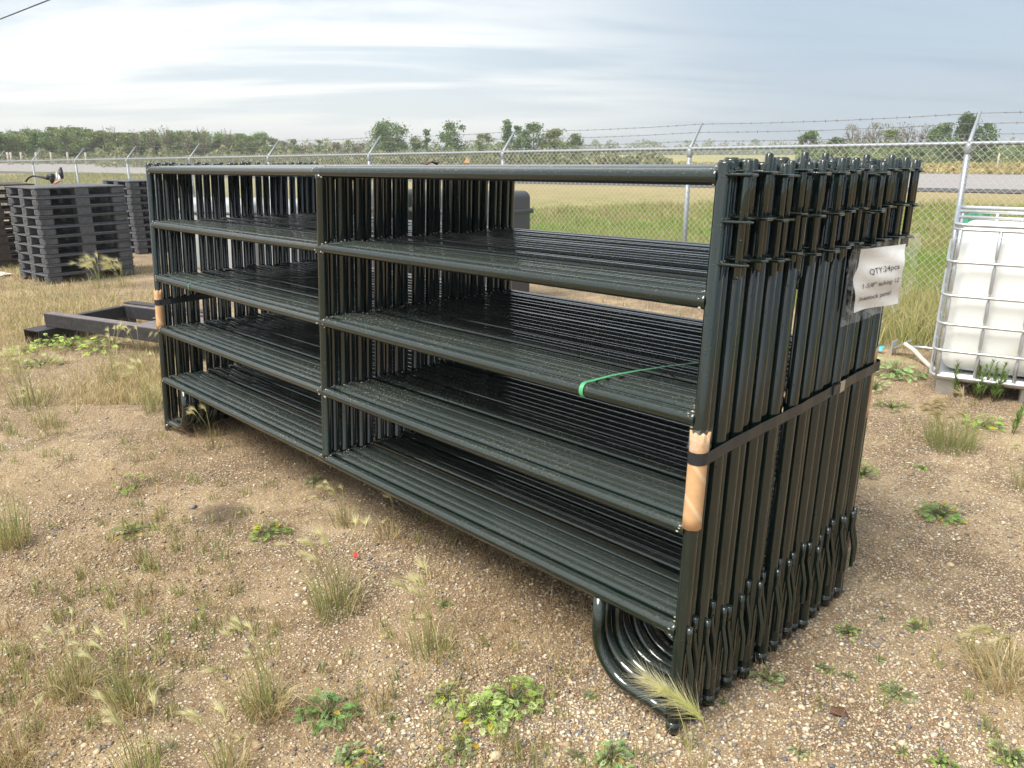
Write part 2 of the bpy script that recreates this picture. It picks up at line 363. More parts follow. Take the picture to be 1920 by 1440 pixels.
    # a damp dark spill on the gravel
    dd = nd(t, 'ShaderNodeVectorMath', {0: co, 1: (1.394, -.291, 0)}, operation='SUBTRACT').outputs[0]; sd_ = nd(t, 'ShaderNodeSeparateXYZ', {0: dd})
    rr2 = mth(t, 'SQRT', mth(t, 'ADD', mth(t, 'POWER', mth(t, 'MULTIPLY', sd_.outputs[0], 1.0), 2.0), mth(t, 'POWER', mth(t, 'MULTIPLY', sd_.outputs[1], 1.0), 2.0)))
    spill = nd(t, 'ShaderNodeMapRange', {0: mth(t, 'ADD', rr2, mth(t, 'MULTIPLY', mth(t, 'SUBTRACT', mid.outputs[0], .5), .22)), 1: .17, 2: .06, 4: .75}).outputs[0]
    c = mixc(t, spill, c, (.055, .042, .036)); c = mixc(t, gf, c, grass)
    t.links.new(c, b.inputs['Base Color']); b.inputs['Roughness'].default_value = .9; b.inputs['Specular IOR Level'].default_value = .2
    h = mth(t, 'ADD', mth(t, 'ADD', mth(t, 'MULTIPLY', f1, .45), mth(t, 'MULTIPLY', f2, .8)), mth(t, 'MULTIPLY', mid.outputs[0], 1.2))
    bp = nd(t, 'ShaderNodeBump', {'Strength': .7, 'Distance': .006, 'Height': h}); t.links.new(bp.outputs[0], b.inputs['Normal'])
    return m
M['ground'] = ground_mat()
M['road'] = simple('grey_asphalt', (.30, .275, .265), .85, 0, .12, .6, .2, 30)
M['shoulder'] = simple('dark_road_edge', (.085, .080, .078), .9, 0, .3, 3, .2, 30)

# ------------------------------------------------------------------ ground sheet, road
def axis(dense_lo, dense_hi, step, lo, hi):
    a = list(np.arange(dense_lo, dense_hi, step)); s = step; x = dense_hi
    while x < hi: a.append(x); s = min(s*1.18, 160); x += s
    a.append(hi); s = step; x = dense_lo-step
    while x > lo: a.append(x); s = min(s*1.18, 160); x -= s
    a.append(lo)
    return np.array(sorted(a))
gx = axis(-9, 6.5, .10, -3600, 3000); gy = axis(-3, 8, .10, -600, 4200)
XX, YY = np.meshgrid(gx, gy); ZZ = gz(XX, YY)
nx, ny = len(gx), len(gy); ii = (np.arange(ny-1)[:, None]*nx+np.arange(nx-1)[None, :]).ravel()
ground = link('ground', np_mesh('ground', np.stack([XX, YY, ZZ], -1).reshape(-1, 3), np.stack([ii, ii+1, ii+nx+1, ii+nx], -1), M['ground'], smooth=True)); tag(ground, kind='structure')
def strip(name, d0, d1, z, mat, ripple=0):
    s = np.concatenate([np.arange(-400, 300, 4)]); V = []; F = []
    for i, a in enumerate(s):
        for d in (d0 + (ripple*math.sin(a*.9)+ripple*.6*math.sin(a*2.3+1) if ripple else 0), d1):
            p = RP0+RD*a+RN*d; V.append((p[0], p[1], z))
        if i: F.append((2*i-2, 2*i, 2*i+1, 2*i-1))
    o = link(name, np_mesh(name, V, np.array(F), mat)); tag(o, kind='structure'); return o
strip('road_shoulder', -.9, 1.6, .592, M['shoulder'], .25)
strip('road', 1.3, ROADW, .600, M['road'])
strip('road_verge', ROADW-.1, ROADW+1.2, .592, M['shoulder'], .0)

# ------------------------------------------------------------------ livestock panels
L = 3.743; TR = .0207; RZ = [.3268, .6342, .9439, 1.2548, 1.5606]
ORD = ['first', 'second', 'third', 'fourth', 'fifth', 'sixth', 'seventh', 'eighth', 'ninth', 'tenth', 'eleventh', 'twelfth', 'thirteenth', 'fourteenth', 'fifteenth', 'sixteenth', 'seventeenth', 'eighteenth', 'nineteenth', 'twentieth', 'twenty-first', 'twenty-second', 'twenty-third', 'twenty-fourth']
def make_panel():
    t = empty('livestock_panel')
    for z in reversed(RZ):
        b = MB(); w = TR+.0014
        xs = [0.012, .0215, .030, .034, L/2-.034, L/2-.030, L/2-.021, L/2+.021, L/2+.030, L/2+.034, L-.034, L-.030, L-.0215, L-.012]
        rs = [w, w, w*.98, TR, TR, w*.96, w*.98, w*.98, w*.96, TR, TR, w*.98, w, w]
        b.tube([(x, 0, z) for x in xs], rs, 14); nf = len(b.f)
        for xj in (.026, L/2-.024, L/2+.024, L-.026):
            for q in range(4):
                a = random.uniform(-.3, 2.6); rr_ = TR+.0035; cx, cy, cz = xj+random.uniform(-.006, .006), -math.sin(a)*rr_, z+math.cos(a)*rr_; e = random.uniform(.0015, .0042)
                b.add([(cx+e*1.6, cy, cz), (cx-e*1.4, cy, cz), (cx, cy+e, cz), (cx, cy-e, cz), (cx, cy, cz+e), (cx, cy, cz-e)], [tuple(f_) for f_ in ((0, 2, 4), (2, 1, 4), (1, 3, 4), (3, 0, 4), (2, 0, 5), (1, 2, 5), (3, 1, 5), (0, 3, 5))])
        ro = b.obj('top_rail' if z > 1.5 else 'rail', M['paint'], t); ro.data.materials.append(M['weld'])
        for pf in list(ro.data.polygons)[nf:]: pf.material_index = 1
    for x in (0, L):
        b = MB(); b.tube([(x, 0, .004), (x, 0, .02), (x, 0, 1.592), (x, 0, 1.597)], [TR*.94, TR, TR, TR*.90], 16)
        b.tube([(x, 0, 1.5965), (x, 0, 1.5995)], [TR*.84, TR*.80], 14); b.tube([(x, 0, .006), (x, 0, .045)], [TR+.0008, TR+.0008], 14); b.obj('end_post', M['paint'], t)
    b = MB(); b.tube([(L/2, 0, RZ[0]+.008), (L/2, 0, RZ[0]+.026), (L/2, 0, RZ[0]+.034), (L/2, 0, RZ[4]-.034), (L/2, 0, RZ[4]-.026), (L/2, 0, RZ[4]-.008)], [TR+.003, TR+.003, TR, TR, TR+.003, TR+.003], 14); b.obj('middle_post', M['paint'], t)
    for sgn, x0 in ((1, 0), (-1, L)):
        pts = [(x0+sgn*.295, 0, RZ[0]-.012), (x0+sgn*.295, 0, .21)]
        for k in range(1, 9):
            a = k/8*math.pi/2; pts.append((x0+sgn*(.295-.145*(1-math.cos(a))), 0, .21-.145*math.sin(a)))
        pts += [(x0+sgn*.08, 0, .063), (x0+sgn*.012, 0, .060)]
        b = MB(); b.tube(pts, TR*.97, 14); b.obj('foot_loop', M['paint'], t)
    for z in (1.566, 1.455, 1.352):
        b = MB(); b.box((L+.006, -.017, z-.0035), (L+.083, .017, z+.0035), None, .003)
        b.tube([(L+.020, -.017, z+.004), (L+.0215, 0, z+.006), (L+.020, .017, z+.004)], .0042, 6); b.obj('bracket_plate', M['paint'], t)
    b = MB(); b.tube([(L+.060, 0, 1.318), (L+.060, 0, 1.322), (L+.060, 0, 1.461), (L+.062, 0, 1.463), (L+.062, 0, 1.598), (L+.062, 0, 1.601)], [.008, .0095, .0095, .0105, .0105, .008], 10); b.obj('latch_rod', M['paint'], t)
    b = MB(); b.tube([(L+.026, .0, .350), (L+.026, 0, .346), (L+.026, 0, .288), (L+.0275, 0, .279), (L+.042, .0, .222), (L+.0435, 0, .213), (L+.0435, 0, .144), (L+.0435, 0, .140)], [.0058, .0074, .0074, .0074, .0074, .0074, .0074, .0058], 10)
    b.tube([(L+.0252, 0, .351), (L+.0252, 0, .305)], .0086, 10); b.obj('hook_rod', M['paint'], t)
    b = MB(); b.tube([(-.03, 0, .19), (-.052, 0, .18), (-.056, 0, .15), (-.035, 0, .11), (-.012, 0, .10)], .007, 8); b.obj('hook_eye', M['paint'], t)
    return t
gaps = {0: .008, 2: .006, 5: .018, 6: .010, 8: .010, 9: .010, 13: .020, 14: .010, 18: .020, 19: .008}
proto = make_panel(); yc = 0.0; PAN_Y = []; PAN_X = []
for i in range(24):
    o = proto if i == 0 else copy_tree(proto)
    dx = 0 if i == 0 else (-.014 if i % 2 else 0)+random.uniform(-.006, .006); dz = 0 if i == 0 else random.uniform(-.010, .004)
    o.location = (dx, yc, -.0434+dz); o.rotation_euler = (-.0575+random.uniform(-.0015, .0015)*(i > 0), -.0116+random.uniform(-.0012, .0012)*(i > 0), .0003*i/23*14 + random.uniform(-.0016, .0016)*(i > 0))
    for ch in o.children:
        if ch.name.startswith('hook_rod') and i: ch.location.z = random.uniform(-.030, .016)
        if ch.name.startswith('latch_rod') and i: ch.location.z = random.uniform(-.008, .012)
    PAN_Y.append(yc); PAN_X.append(dx)
    lab = 'frontmost dark green livestock panel of the stack, all five rails in full view' if i == 0 else ('rearmost livestock panel of the dark green stack, nearest the fence' if i == 23 else f'{ORD[i]} dark green livestock panel counted from the front of the stack')
    tag(o, lab, 'livestock panel', 'livestock panels strapped in a stack')
    yc += .0418+gaps.get(i, 0)
YB = PAN_Y[-1]
def lean(x, y, z): return Vector((x-.0116*z, y+.0575*z, z+.0116*(x-L)))

# ------------------------------------------------------------------ strapping, sleeves, tag
def ribbon(path, w, th, closed=False, tilt=None):
    """flat band standing on edge along path"""
    P = [Vector(p) for p in path]; m = len(P); V = []; F = []
    for i in range(m):
        t = (P[(i+1) % m]-P[i-1]) if closed else P[min(i+1, m-1)]-P[max(i-1, 0)]
        t.normalize(); u_ = tilt[i] if tilt else Vector((0, 0, 1)); u_ = (u_-t*u_.dot(t)).normalized(); n_ = t.cross(u_)
        for a, b_ in ((-.5, -.5), (.5, -.5), (.5, .5), (-.5, .5)): V.append(P[i]+u_*w*a+n_*th*b_)
    for i in range(m if closed else m-1):
        j = (i+1) % m
        for k in range(4): F.append((i*4+k, i*4+(k+1) % 4, j*4+(k+1) % 4, j*4+k))
    if not closed: F += [(3, 2, 1, 0), tuple((m-1)*4+k for k in range(4))]
    b = MB(); b.add(V, F, False); return b
def end_strap(xc, zf, zb, rf, out):
    pts = []; y0, y1 = 0, YB; pr = .0265
    def z_at(y): return zf+(zb-zf)*(y-y0)/(y1-y0)
    n = 14
    for k in range(n+1):                               # round the front sleeve
        a = math.pi*(k/n); x = -out*math.cos(a)*rf; y = y0-math.sin(a)*rf; pts.append(lean(xc+x, y, z_at(y)))
    for y in np.linspace(.05, y1-.03, 14): pts.append(lean(xc+out*(rf*.96+.0012*math.sin(y*40)), y, z_at(y)+.002*math.sin(y*9)))
    for k in range(n+1):
        a = math.pi*(k/n); x = out*math.cos(a)*rf; y = y1+math.sin(a)*rf; pts.append(lean(xc+x, y, z_at(y)))
    for y in np.linspace(y1-.03, .05, 10): pts.append(lean(xc-out*(rf+.012), y, z_at(y)))
    return pts
pts = end_strap(L, .845, .893, .0275, 1)
s1 = empty('steel_strap', lean(L, 0, .8)); tag(s1, 'black steel strap with pale seal around the right end posts', 'strap', 'steel straps round the stack')
def put(b, name, mat, parent):
    inv = Matrix.Translation(-Vector(parent.location)); b.v = [tuple(inv @ Vector(p)) for p in b.v]; return b.obj(name, mat, parent)
put(ribbon(pts, .034, .0012, True), 'band', M['strap'], s1)
ys = .735; zs = .845+.048*ys/YB; c0 = lean(L+.0275+.001, ys, zs); c1 = lean(L+.0275+.001, ys+.075, zs+.048*.075/YB)
b = MB()
dirv = (c1-c0).normalized(); upv = Vector((0, .0575, 1)).normalized(); nv = Vector((1, 0, 0))
Ms = Matrix((( dirv.x, nv.x, upv.x, c0.x), (dirv.y, nv.y, upv.y, c0.y), (dirv.z, nv.z, upv.z, c0.z), (0, 0, 0, 1)))
b.box((.035, -.003, -.0185), (.068, .0035, .0185), Ms, .002); put(b, 'strap_seal', M['seal'], s1)
b = MB(); b.box((-.012, -.0012, -.0155), (.036, .0024, .0155), Ms); put(b, 'strap_tail', M['strap'], s1)
pts = end_strap(0, .80, .83, .0270, -1)
s2 = empty('steel_strap', lean(0, 0, .75)); tag(s2, 'black steel strap around the left end posts, over a cardboard sleeve', 'strap', 'steel straps round the stack')
put(ribbon(pts, .034, .0012, True), 'band', M['strap'], s2)
def sleeve(x, y, z0, z1, a0, a1, label, r0=.0218, r1=.0258):
    o = empty('cardboard_sleeve', lean(x, y, z0)); n = 22; V = []; F = []
    rows = 9
    for k in range(rows):
        z = z0+(z1-z0)*k/(rows-1)
        for j in range(n+1):
            a = a0+(a1-a0)*j/n
            w = .0006*math.sin(a*5+k*1.7)+(.004*math.sin(a*7)*(k == rows-1))
            for r in (r1+w*.6, r0): V.append(lean(x+r*math.cos(a), y+r*math.sin(a), z+(w if k in (0, rows-1) else 0)))
    W_ = 2*(n+1)
    for k in range(rows-1):
        for j in range(n):
            q = k*W_+2*j; F.append((q, q+2, q+W_+2, q+W_)); F.append((q+1, q+W_+1, q+W_+3, q+3))
    for k in (0, rows-1):
        for j in range(n): q = k*W_+2*j; F.append((q, q+1, q+3, q+2) if k == 0 else (q, q+2, q+3, q+1))
    for k in range(rows-1):
        q = k*W_; F.append((q, q+W_, q+W_+1, q+1)); q = k*W_+2*n; F.append((q, q+1, q+W_+1, q+W_))
    b = MB(); b.add(V, F, True); put(b, 'tube_wall', M['card'], o); tag(o, label, 'cardboard tube', 'cardboard sleeves under the straps'); return o
sl = sleeve(L, 0, .643, .912, R(150), R(385), 'brown spiral cardboard sleeve on the nearest right end post')
# torn wrap film round the top of that sleeve
V = []; F = []; n = 26
for k, z in enumerate((.868, .885, .900, .914, .926)):
    for j in range(n):
        a = 2*math.pi*j/n; rr = .0272+random.uniform(0, .0035)+(.008*random.random() if k in (0, 4) and random.random() < .3 else 0); V.append(lean(L+rr*math.cos(a), rr*math.sin(a), z+random.uniform(-.006, .006)))
for k in range(4):
    for j in range(n): F.append((k*n+j, k*n+(j+1) % n, (k+1)*n+(j+1) % n, (k+1)*n+j))
b = MB(); b.add(V, F, True); put(b, 'wrap_film', M['film'], sl)
sleeve(0, 0, .642, .872, R(170), R(400), 'brown cardboard sleeve on the left end post of the front panel')
sleeve(L+PAN_X[-1], YB, .70, .955, R(-60), R(200), 'brown cardboard sleeve at the far rear corner of the stack')

# loose green strap through the third rail, and the thinner one at the left bay
def loop_band(name, path, w, mat, label, tilts):
    o = empty(name, path[0]); tag(o, label, 'strap', 'loose green straps in the stack'); put(ribbon(path, w, .0012, False, tilts), 'band', mat, o); return o
zr = RZ[2]; xg = 3.345
path = []; tl = []
for k in range(0, 11):
    a = R(-150+k*19); path.append(lean(xg-.004*k/10, -.0225*math.cos(a+math.pi/2)*1 if 0 else (-math.sin(R(90)+0)*0 + (-.0228*math.cos(R(-60+k*15)))), zr+.0228*math.sin(R(-60+k*15)))); tl.append(Vector((1, .15, 0)))
for y, x, z in ((.03, xg+.004, zr+.0245), (.09, xg+.020, zr+.030), (.17, xg+.055, zr+.036), (.26, xg+.095, zr+.040), (.36, xg+.135, zr+.040), (.46, xg+.175, zr+.034), (.55, xg+.215, zr+.027), (.66, xg+.268, zr+.026), (.80, xg+.315, zr+.024), (.95, xg+.350, zr+.0235)):
    path.append(lean(x, y, z)); tl.append(Vector((1, -.4, .12*math.sin(y*7))))
loop_band('plastic_strap', path, .0135, M['twine'], 'bright green plastic strap curling over the middle rail near the right end', tl)
xg2 = .50; path = []; tl = []
for k in range(11): path.append(lean(xg2, -.0222*math.cos(R(-60+k*15)), zr+.0222*math.sin(R(-60+k*15)))); tl.append(Vector((1, .1, 0)))
for y, x, z in ((.04, xg2+.01, .024), (.12, xg2+.04, .028), (.22, xg2+.085, .030), (.34, xg2+.15, .026), (.48, xg2+.24, .0235), (.60, xg2+.33, .023)): path.append(lean(x, y, zr+z)); tl.append(Vector((1, -.5, 0)))
loop_band('plastic_strap', path, .007, M['twine_pale'], 'thin pale green strap over the middle rail near the left end', tl)

# paper tag in a plastic bag hanging on the right end
TO = Vector((L+.050, .745, 1.335)); tagr = empty('paper_tag', TO); tag(tagr, 'white paper tag in a crumpled clear bag on the right end of stack', 'paper tag')
tu = Vector((.40, .91, .09)).normalized(); tv = Vector((.03, -.14, .985)).normalized(); tn = tu.cross(tv).normalized()
if tn.x < 0: tn = -tn
def crumple(u_, v_, k=1): return k*(.0075*math.sin(u_*17+v_*15)+.0055*math.sin(v_*37-u_*9)+.0018*math.sin(u_*47+v_*31+1)+.0022*math.sin(v_*83+u_*37))
def sheet(outline, nu, nv, off, k, mat, name, wob=0.0):
    V = []; F = []
    for j in range(nv+1):
        for i in range(nu+1):
            s_, q = i/nu, j/nv; lo_, ro_ = outline(q); uu = lo_[0]+(ro_[0]-lo_[0])*s_; vv = lo_[1]+(ro_[1]-lo_[1])*s_
            V.append(tu*uu+tv*vv+tn*(crumple(uu, vv, k)+off+random.uniform(-wob, wob)))
    for j in range(nv):
        for i in range(nu): a = j*(nu+1)+i; F.append((a, a+1, a+nu+2, a+nu+1))
    b = MB(); b.add(V, F, True); return b.obj(name, mat, tagr)
sheet(lambda q: ((.012+.008*math.sin(q*9)-.0*q, .0-.205*q), (.196-.02*q-.012*math.sin(q*5), -.010-.190*q)), 48, 40, 0, 1, M['paper'], 'paper', .0002)
bag = sheet(lambda q: ((-.022-.022*q, .008-.245*q), (.238-.05*q*q+.012*math.sin(q*12), .022*(1-q)*1.0-.215*q)), 30, 24, .011, 1.1, M['film'], 'plastic_bag', .0025)
def text_part(txt, size, u0, v0, rot, sx=1.0):
    cu = bpy.data.curves.new('txt', 'FONT'); cu.body = txt; cu.size = size; cu.resolution_u = 3; cu.offset = .0002
    to = bpy.data.objects.new('txt', cu); COL.objects.link(to); dg = bpy.context.evaluated_depsgraph_get(); me = to.evaluated_get(dg).to_mesh(); vs = [tuple(v_.co) for v_ in me.vertices]; fs = [tuple(p.vertices) for p in me.polygons]
    to.to_mesh_clear() if hasattr(to, 'to_mesh_clear') else None; bpy.data.objects.remove(to); bpy.data.curves.remove(cu); V = []
    c_, s_ = math.cos(rot), math.sin(rot)
    for x, y, _ in vs:
        x *= sx; uu = u0+x*c_-y*s_; vv = v0+x*s_+y*c_; V.append(tu*uu+tv*vv+tn*(crumple(uu, vv)+.0026))
    b = MB(); b.add(V, fs); o = b.obj('lettering', M['ink'], tagr); return o
text_part('QTY:24pcs', .024, .052, -.085, .05, 1.0)
text_part('1-5/8" tubing 12\'', .0215, .036, -.130, .05, .95)
text_part('livestock panel', .0215, .034, -.172, .05, .95)

# leaves and a scrap of cardboard on the top rails
def scrap(name, loc, r, mat, label, cat, n=7, h=.012, seed=1):
    rd_ = random.Random(seed); o = empty(name, loc); V = [(0, 0, h)]; m = 9
    for j in range(m):
        a = 2*math.pi*j/m; q = r*(.6+.6*rd_.random()); V.append((q*math.cos(a), q*math.sin(a)*.7, h*rd_.uniform(-.2, 1.3)))
    V += [(x*.9, y*.9, z-.004) for x, y, z in V]; F = []
    for j in range(m): F.append((0, 1+j, 1+(j+1) % m)); F.append((m+1, m+2+(j+1) % m, m+2+j)); F.append((1+j, m+2+j, m+2+(j+1) % m, 1+(j+1) % m))
    b = MB(); b.add(V, F); b.obj('sheet', mat, o); tag(o, label, cat); return o
scrap('dry_leaf', lean(1.96, .50, 1.584), .05, M['rust'], 'curled brown dead leaf lying on the top rails mid stack', 'leaf', seed=3)
cs = empty('cardboard_scrap', lean(1.62, 1.0, 1.585)); b = MB(); b.add([(-.025, 0, 0), (.025, 0, 0), (.004, .0, .030), (-.025, .003, 0), (.025, .003, 0), (.004, .003, .030)], [(0, 1, 2), (5, 4, 3), (0, 3, 4, 1), (1, 4, 5, 2), (2, 5, 3, 0)]); b.obj('sheet', M['card'], cs); tag(cs, 'small triangular cardboard scrap standing on the rear top rails', 'cardboard')

# ------------------------------------------------------------------ plastic pallets
PL, PW, PH = 1.2, 1.0, .129
def make_pallet(mat):
    t = empty('plastic_pallet'); b = MB()
    b.box((0, 0, PH-.022), (PL, PW, PH-.002), None, .008)
    for k in range(9): b.box((.05+k*.125, .04, PH-.003), (.05+k*.125+.09, PW-.04, PH+.0005))
    b.obj('deck', mat, t)
    for i, x in enumerate((0, .50, PL-.20)):
        for j, y in enumerate((0, .42, PW-.17)):
            w = (.20, .20, .20)[i]; d = (.17, .16, .17)[j]; b = MB(); ins = .006
            b.box((x+ins, y+ins, .016), (x+w-ins, y+d-ins, PH-.022), None, .018 if (i != 1 and j != 1) else .006)
            for fx in ((0,) if i != 1 else ()):        # moulded ribs and slot on the corner blocks
                for zz_ in (.035, .052, .069, .086):
                    if j == 0: b.box((x+(.02 if i == 0 else w-.075), y+.0015, zz_), (x+(.075 if i == 0 else w-.02), y+ins, zz_+.005))
                yy = y+d*.5
                sx_ = x+w-ins if i == 2 else x+ins-.004
                for (a0, b0, a1, b1) in ((-.025, .045, -.015, .085), (.015, .045, .025, .085), (-.025, .035, .025, .045)): b.box((sx_, yy+a0, b0), (sx_+.004, yy+a1, b1))
            b.obj('block', mat, t)
    for y, d in ((0, .13), (.435, .13), (PW-.13, .13)): b = MB(); b.box((0, y, .0), (PL, y+d, .016), None, .004); b.obj('runner', mat, t)
    return t
def stack(N, ang, n, mat, words, grp):
    """N near corner; long side runs at ang, short side to the left of it"""
    p0 = None; ca, sa = math.cos(ang), math.sin(ang)
    for k in range(n):
        o = make_pallet(mat) if k == 0 else copy_tree(p0)
        if k == 0: p0 = o
        o.location = (N[0]+random.uniform(-.012, .012), N[1]+random.uniform(-.012, .012), N[2]+k*PH); o.rotation_euler = (0, 0, ang+random.uniform(-.012, .012))
        j = n-1-k; which = 'topmost' if j == 0 else ('bottom' if k == 0 else ORD[j])+('' if k == 0 else ' from top')
        tag(o, f'{which} {words}' if 'from top' not in which else f'{words}, {which}', 'pallet', grp)
NA = np.array([-7.27, 1.20]); stack((NA[0], NA[1], float(gz(*NA))-.005), R(97), 10, M['plastic'], 'black plastic pallet in the big front stack', 'pallets in the big front stack')
NB = np.array([-10.1, 3.36]); stack((NB[0], NB[1], float(gz(*NB))-.005), R(97), 10, M['plastic'], 'black plastic pallet in the stack half hidden behind the panels', 'pallets in the stack by the fence')
NC = np.array([-9.75, .62]); stack((NC[0], NC[1], float(gz(*NC))-.005), R(92), 10, M['plastic_brown'], 'dirty brown-black pallet in the stack cut by the left edge', 'pallets in the left edge stack')
# white sticker on the front stack
b = MB(); stk = empty('sticker', (NA[0]-.35, NA[1]-.04, 0)); 

# hose, nozzle and small pump on the left stacks
ZT = float(gz(*NC))+10*PH
hz_ = empty('fuel_hose', (-9.9, 1.15, ZT)); tag(hz_, 'black hose with nozzle arching over the pallets', 'hose')
hp = [at_depth(48, 341, 12.9), at_depth(53, 334, 12.9), at_depth(61, 330, 12.9), at_depth(70, 331, 12.8), at_depth(80, 332.5, 12.7)]
b = MB(); b.tube(hp, .014, 8); put(b, 'hose', M['black'], hz_)
b = MB(); b.tube([at_depth(78, 332, 12.7), at_depth(90, 334.5, 12.6)], [.022, .026], 8); b.tube([at_depth(90, 332, 12.6), at_depth(96, 331.5, 12.6), at_depth(101, 331, 12.6)], [.04, .05, .045], 8); b.tube([at_depth(97, 331, 12.6), at_depth(97.5, 337, 12.6), at_depth(98, 344, 12.6)], [.045, .04, .02], 8); put(b, 'nozzle', M['black'], hz_)
pm = empty('hand_pump', at_depth(110, 346, 12.4)); tag(pm, 'black, white and red hand pump standing behind the pallet stack', 'pump')
b = MB(); b.tube([at_depth(114, 314, 12.4), at_depth(114, 319, 12.4)], .018, 8); b.tube([at_depth(113.5, 318, 12.4), at_depth(114.5, 327, 12.4), at_depth(117, 335, 12.4)], [.03, .036, .02], 8); put(b, 'handle', M['black'], pm)
b = MB(); b.tube([at_depth(112, 326, 12.4), at_depth(113, 340, 12.4)], [.02, .032], 8); b.tube([at_depth(106, 324, 12.42), at_depth(108, 338, 12.42)], .012, 6); put(b, 'body', M['white_pl'], pm)
b = MB(); b.tube([at_depth(101, 345, 12.35), at_depth(106, 342, 12.4), at_depth(111, 340, 12.4)], .018, 6); b.tube([at_depth(107, 325, 12.40), at_depth(109.5, 339, 12.40)], .007, 6); put(b, 'guard', M['pink'], pm)
bpy.data.objects.remove(stk)
b = MB(); o = empty('paper_sheet', (-8.95, .92, float(gz(-8.95, .92)))); b.add([(-.3, -.12, .01), (.3, -.1, .012), (.28, .14, .035), (-.25, .12, .012), (0, .02, .03)], [(0, 1, 4), (1, 2, 4), (2, 3, 4), (3, 0, 4)]); b.obj('sheet', M['paper'], o); tag(o, 'white paper sheet lying on the ground at the left edge', 'paper')

# ------------------------------------------------------------------ steel skid frame
SD = np.array([.943, .332]); SNn = np.array([-.332, .943]); SA = np.array([-3.40, .19])
sk_z = float(gz(-2.6, .6)); sk = empty('skid_frame', (SA[0], SA[1], sk_z), (0, 0, math.atan2(SD[1], SD[0]))); tag(sk, 'low black steel skid frame with rusty top, lying left of the panels', 'steel frame')
def bar(name, lo, hi, topmat=True):
    b = MB(); b.box(lo, hi, None, .006); o = b.obj(name, M['steel_black'], sk)
    if topmat: b = MB(); b.box((lo[0]+.003, lo[1]+.003, hi[2]), (hi[0]-.003, hi[1]-.003, hi[2]+.003)); b.obj('pale_top_face', M['steel_top'], o)  # top slab in a paler, rust-mottled material than the beam
    return o
Z0, Z1 = .125, .245
bar('long_beam', (0, 0, Z0), (2.55, .10, Z1)); bar('long_beam', (.30, .60, Z0), (2.55, .70, Z1)); bar('cross_beam', (.26, .10, Z0), (.33, .60, Z1-.004), False); bar('cross_beam', (1.9, .10, Z0), (1.97, .60, Z1-.006), False)
b = MB(); b.box((1.12, .10, Z1-.03), (1.9, .60, Z1-.015)); b.obj('deck_plate', M['steel_top'], sk)
b = MB(); b.box((.25, .66, Z1+.004), (1.35, .76, Z1+.016)); b.obj('rear_flat', M['steel_black'], sk)
b = MB(); t_ = .008; x0, x1, z0, z1, y0, y1 = -.06, .155, -.01, .124, -.17, .85
b.box((x0, y0, z0), (x0+t_, y1, z1)); b.box((x1-t_, y0, z0), (x1, y1, z1)); b.box((x0+t_, y0, z1-t_), (x1-t_, y1, z1-.0005)); b.box((x0+t_, y0, z0+.0005), (x1-t_, y1, z0+t_)); q = b.obj('box_tube', M['steel_black'], sk)
b = MB(); b.box((x0+t_+.001, y0+.25, z0+t_+.001), (x1-t_-.001, y0+.26, z1-t_-.001)); b.box((x0+t_, y0+.01, z0+t_), (x0+t_+.003, y0+.24, z1-t_)); b.box((x1-t_-.003, y0+.01, z0+t_), (x1-t_, y0+.24, z1-t_)); b.obj('rusty_inside', M['rust'], q)
b = MB(); b.box((2.2, -.12, -.01), (2.40, .85, .124)); b.obj('box_tube', M['steel_black'], sk)
wr = empty('eye_bolt', (SA[0]+SD[0]*1.15+SNn[0]*.3, SA[1]+SD[1]*1.15+SNn[1]*.3, sk_z+Z1-.005)); tag(wr, 'rusty eye bolt lying on the steel frame plate', 'bolt')
b = MB(); b.tube([(.02*math.cos(a)-.02, .02*math.sin(a), .012) for a in np.linspace(0, 2*math.pi, 12, endpoint=False)], .006, 6, closed=True); b.tube([(0, 0, .012), (.13, .06, .012), (.25, .12, .014)], .008, 6); b.obj('shaft', M['steel_top'], wr)

# ------------------------------------------------------------------ IBC tote
TA = R(17); tote = empty('liquid_tote', (3.02, 4.09, float(gz(3.02, 4.09))+.01), (R(3.2), R(.4), TA)); tag(tote, 'white plastic liquid tote in a galvanised tube cage at the right edge', 'liquid tote')
TX, TY, TZ = 1.2, 1.0, 1.16
def rbox(b, lo, hi, r, n=5):
    """rounded box"""
    c = [(hi[i]+lo[i])/2 for i in range(3)]; h = [(hi[i]-lo[i])/2-r for i in range(3)]; V = []; F = []
    k = 4*n+4; lat = []
    for i in range(2*n+2):
        ph = -math.pi/2+math.pi*(i if i <= n else i-1)/(2*n); sz = -1 if i <= n else 1
        for j in range(k):
            qd = j//(n+1); th = math.pi/2*(qd+(j % (n+1))/n); sx_, sy_ = ((1, 1), (-1, 1), (-1, -1), (1, -1))[qd]
            V.append((c[0]+sx_*h[0]+r*math.cos(ph)*math.cos(th), c[1]+sy_*h[1]+r*math.cos(ph)*math.sin(th), c[2]+sz*h[2]+r*math.sin(ph)))
    for i in range(2*n+1):
        for j in range(k): F.append((i*k+j, i*k+(j+1) % k, (i+1)*k+(j+1) % k, (i+1)*k+j))
    F.append(tuple(range(k-1, -1, -1))); F.append(tuple((2*n+1)*k+j for j in range(k)))
    b.add(V, F, True)
b = MB(); rbox(b, (.045, .045, .15), (TX-.045, TY-.045, 1.08), .09); b.tube([(.6, .5, 1.07), (.6, .5, 1.13)], .09, 16); bt = b.obj('tank', M['tank'], tote)
for x in (.22, .42, .78, .98): b = MB(); b.tube([(x, .0455, .27), (x, .0415, .28), (x, .0415, .95), (x, .0455, .96)], [.002, .006, .006, .002], 6)
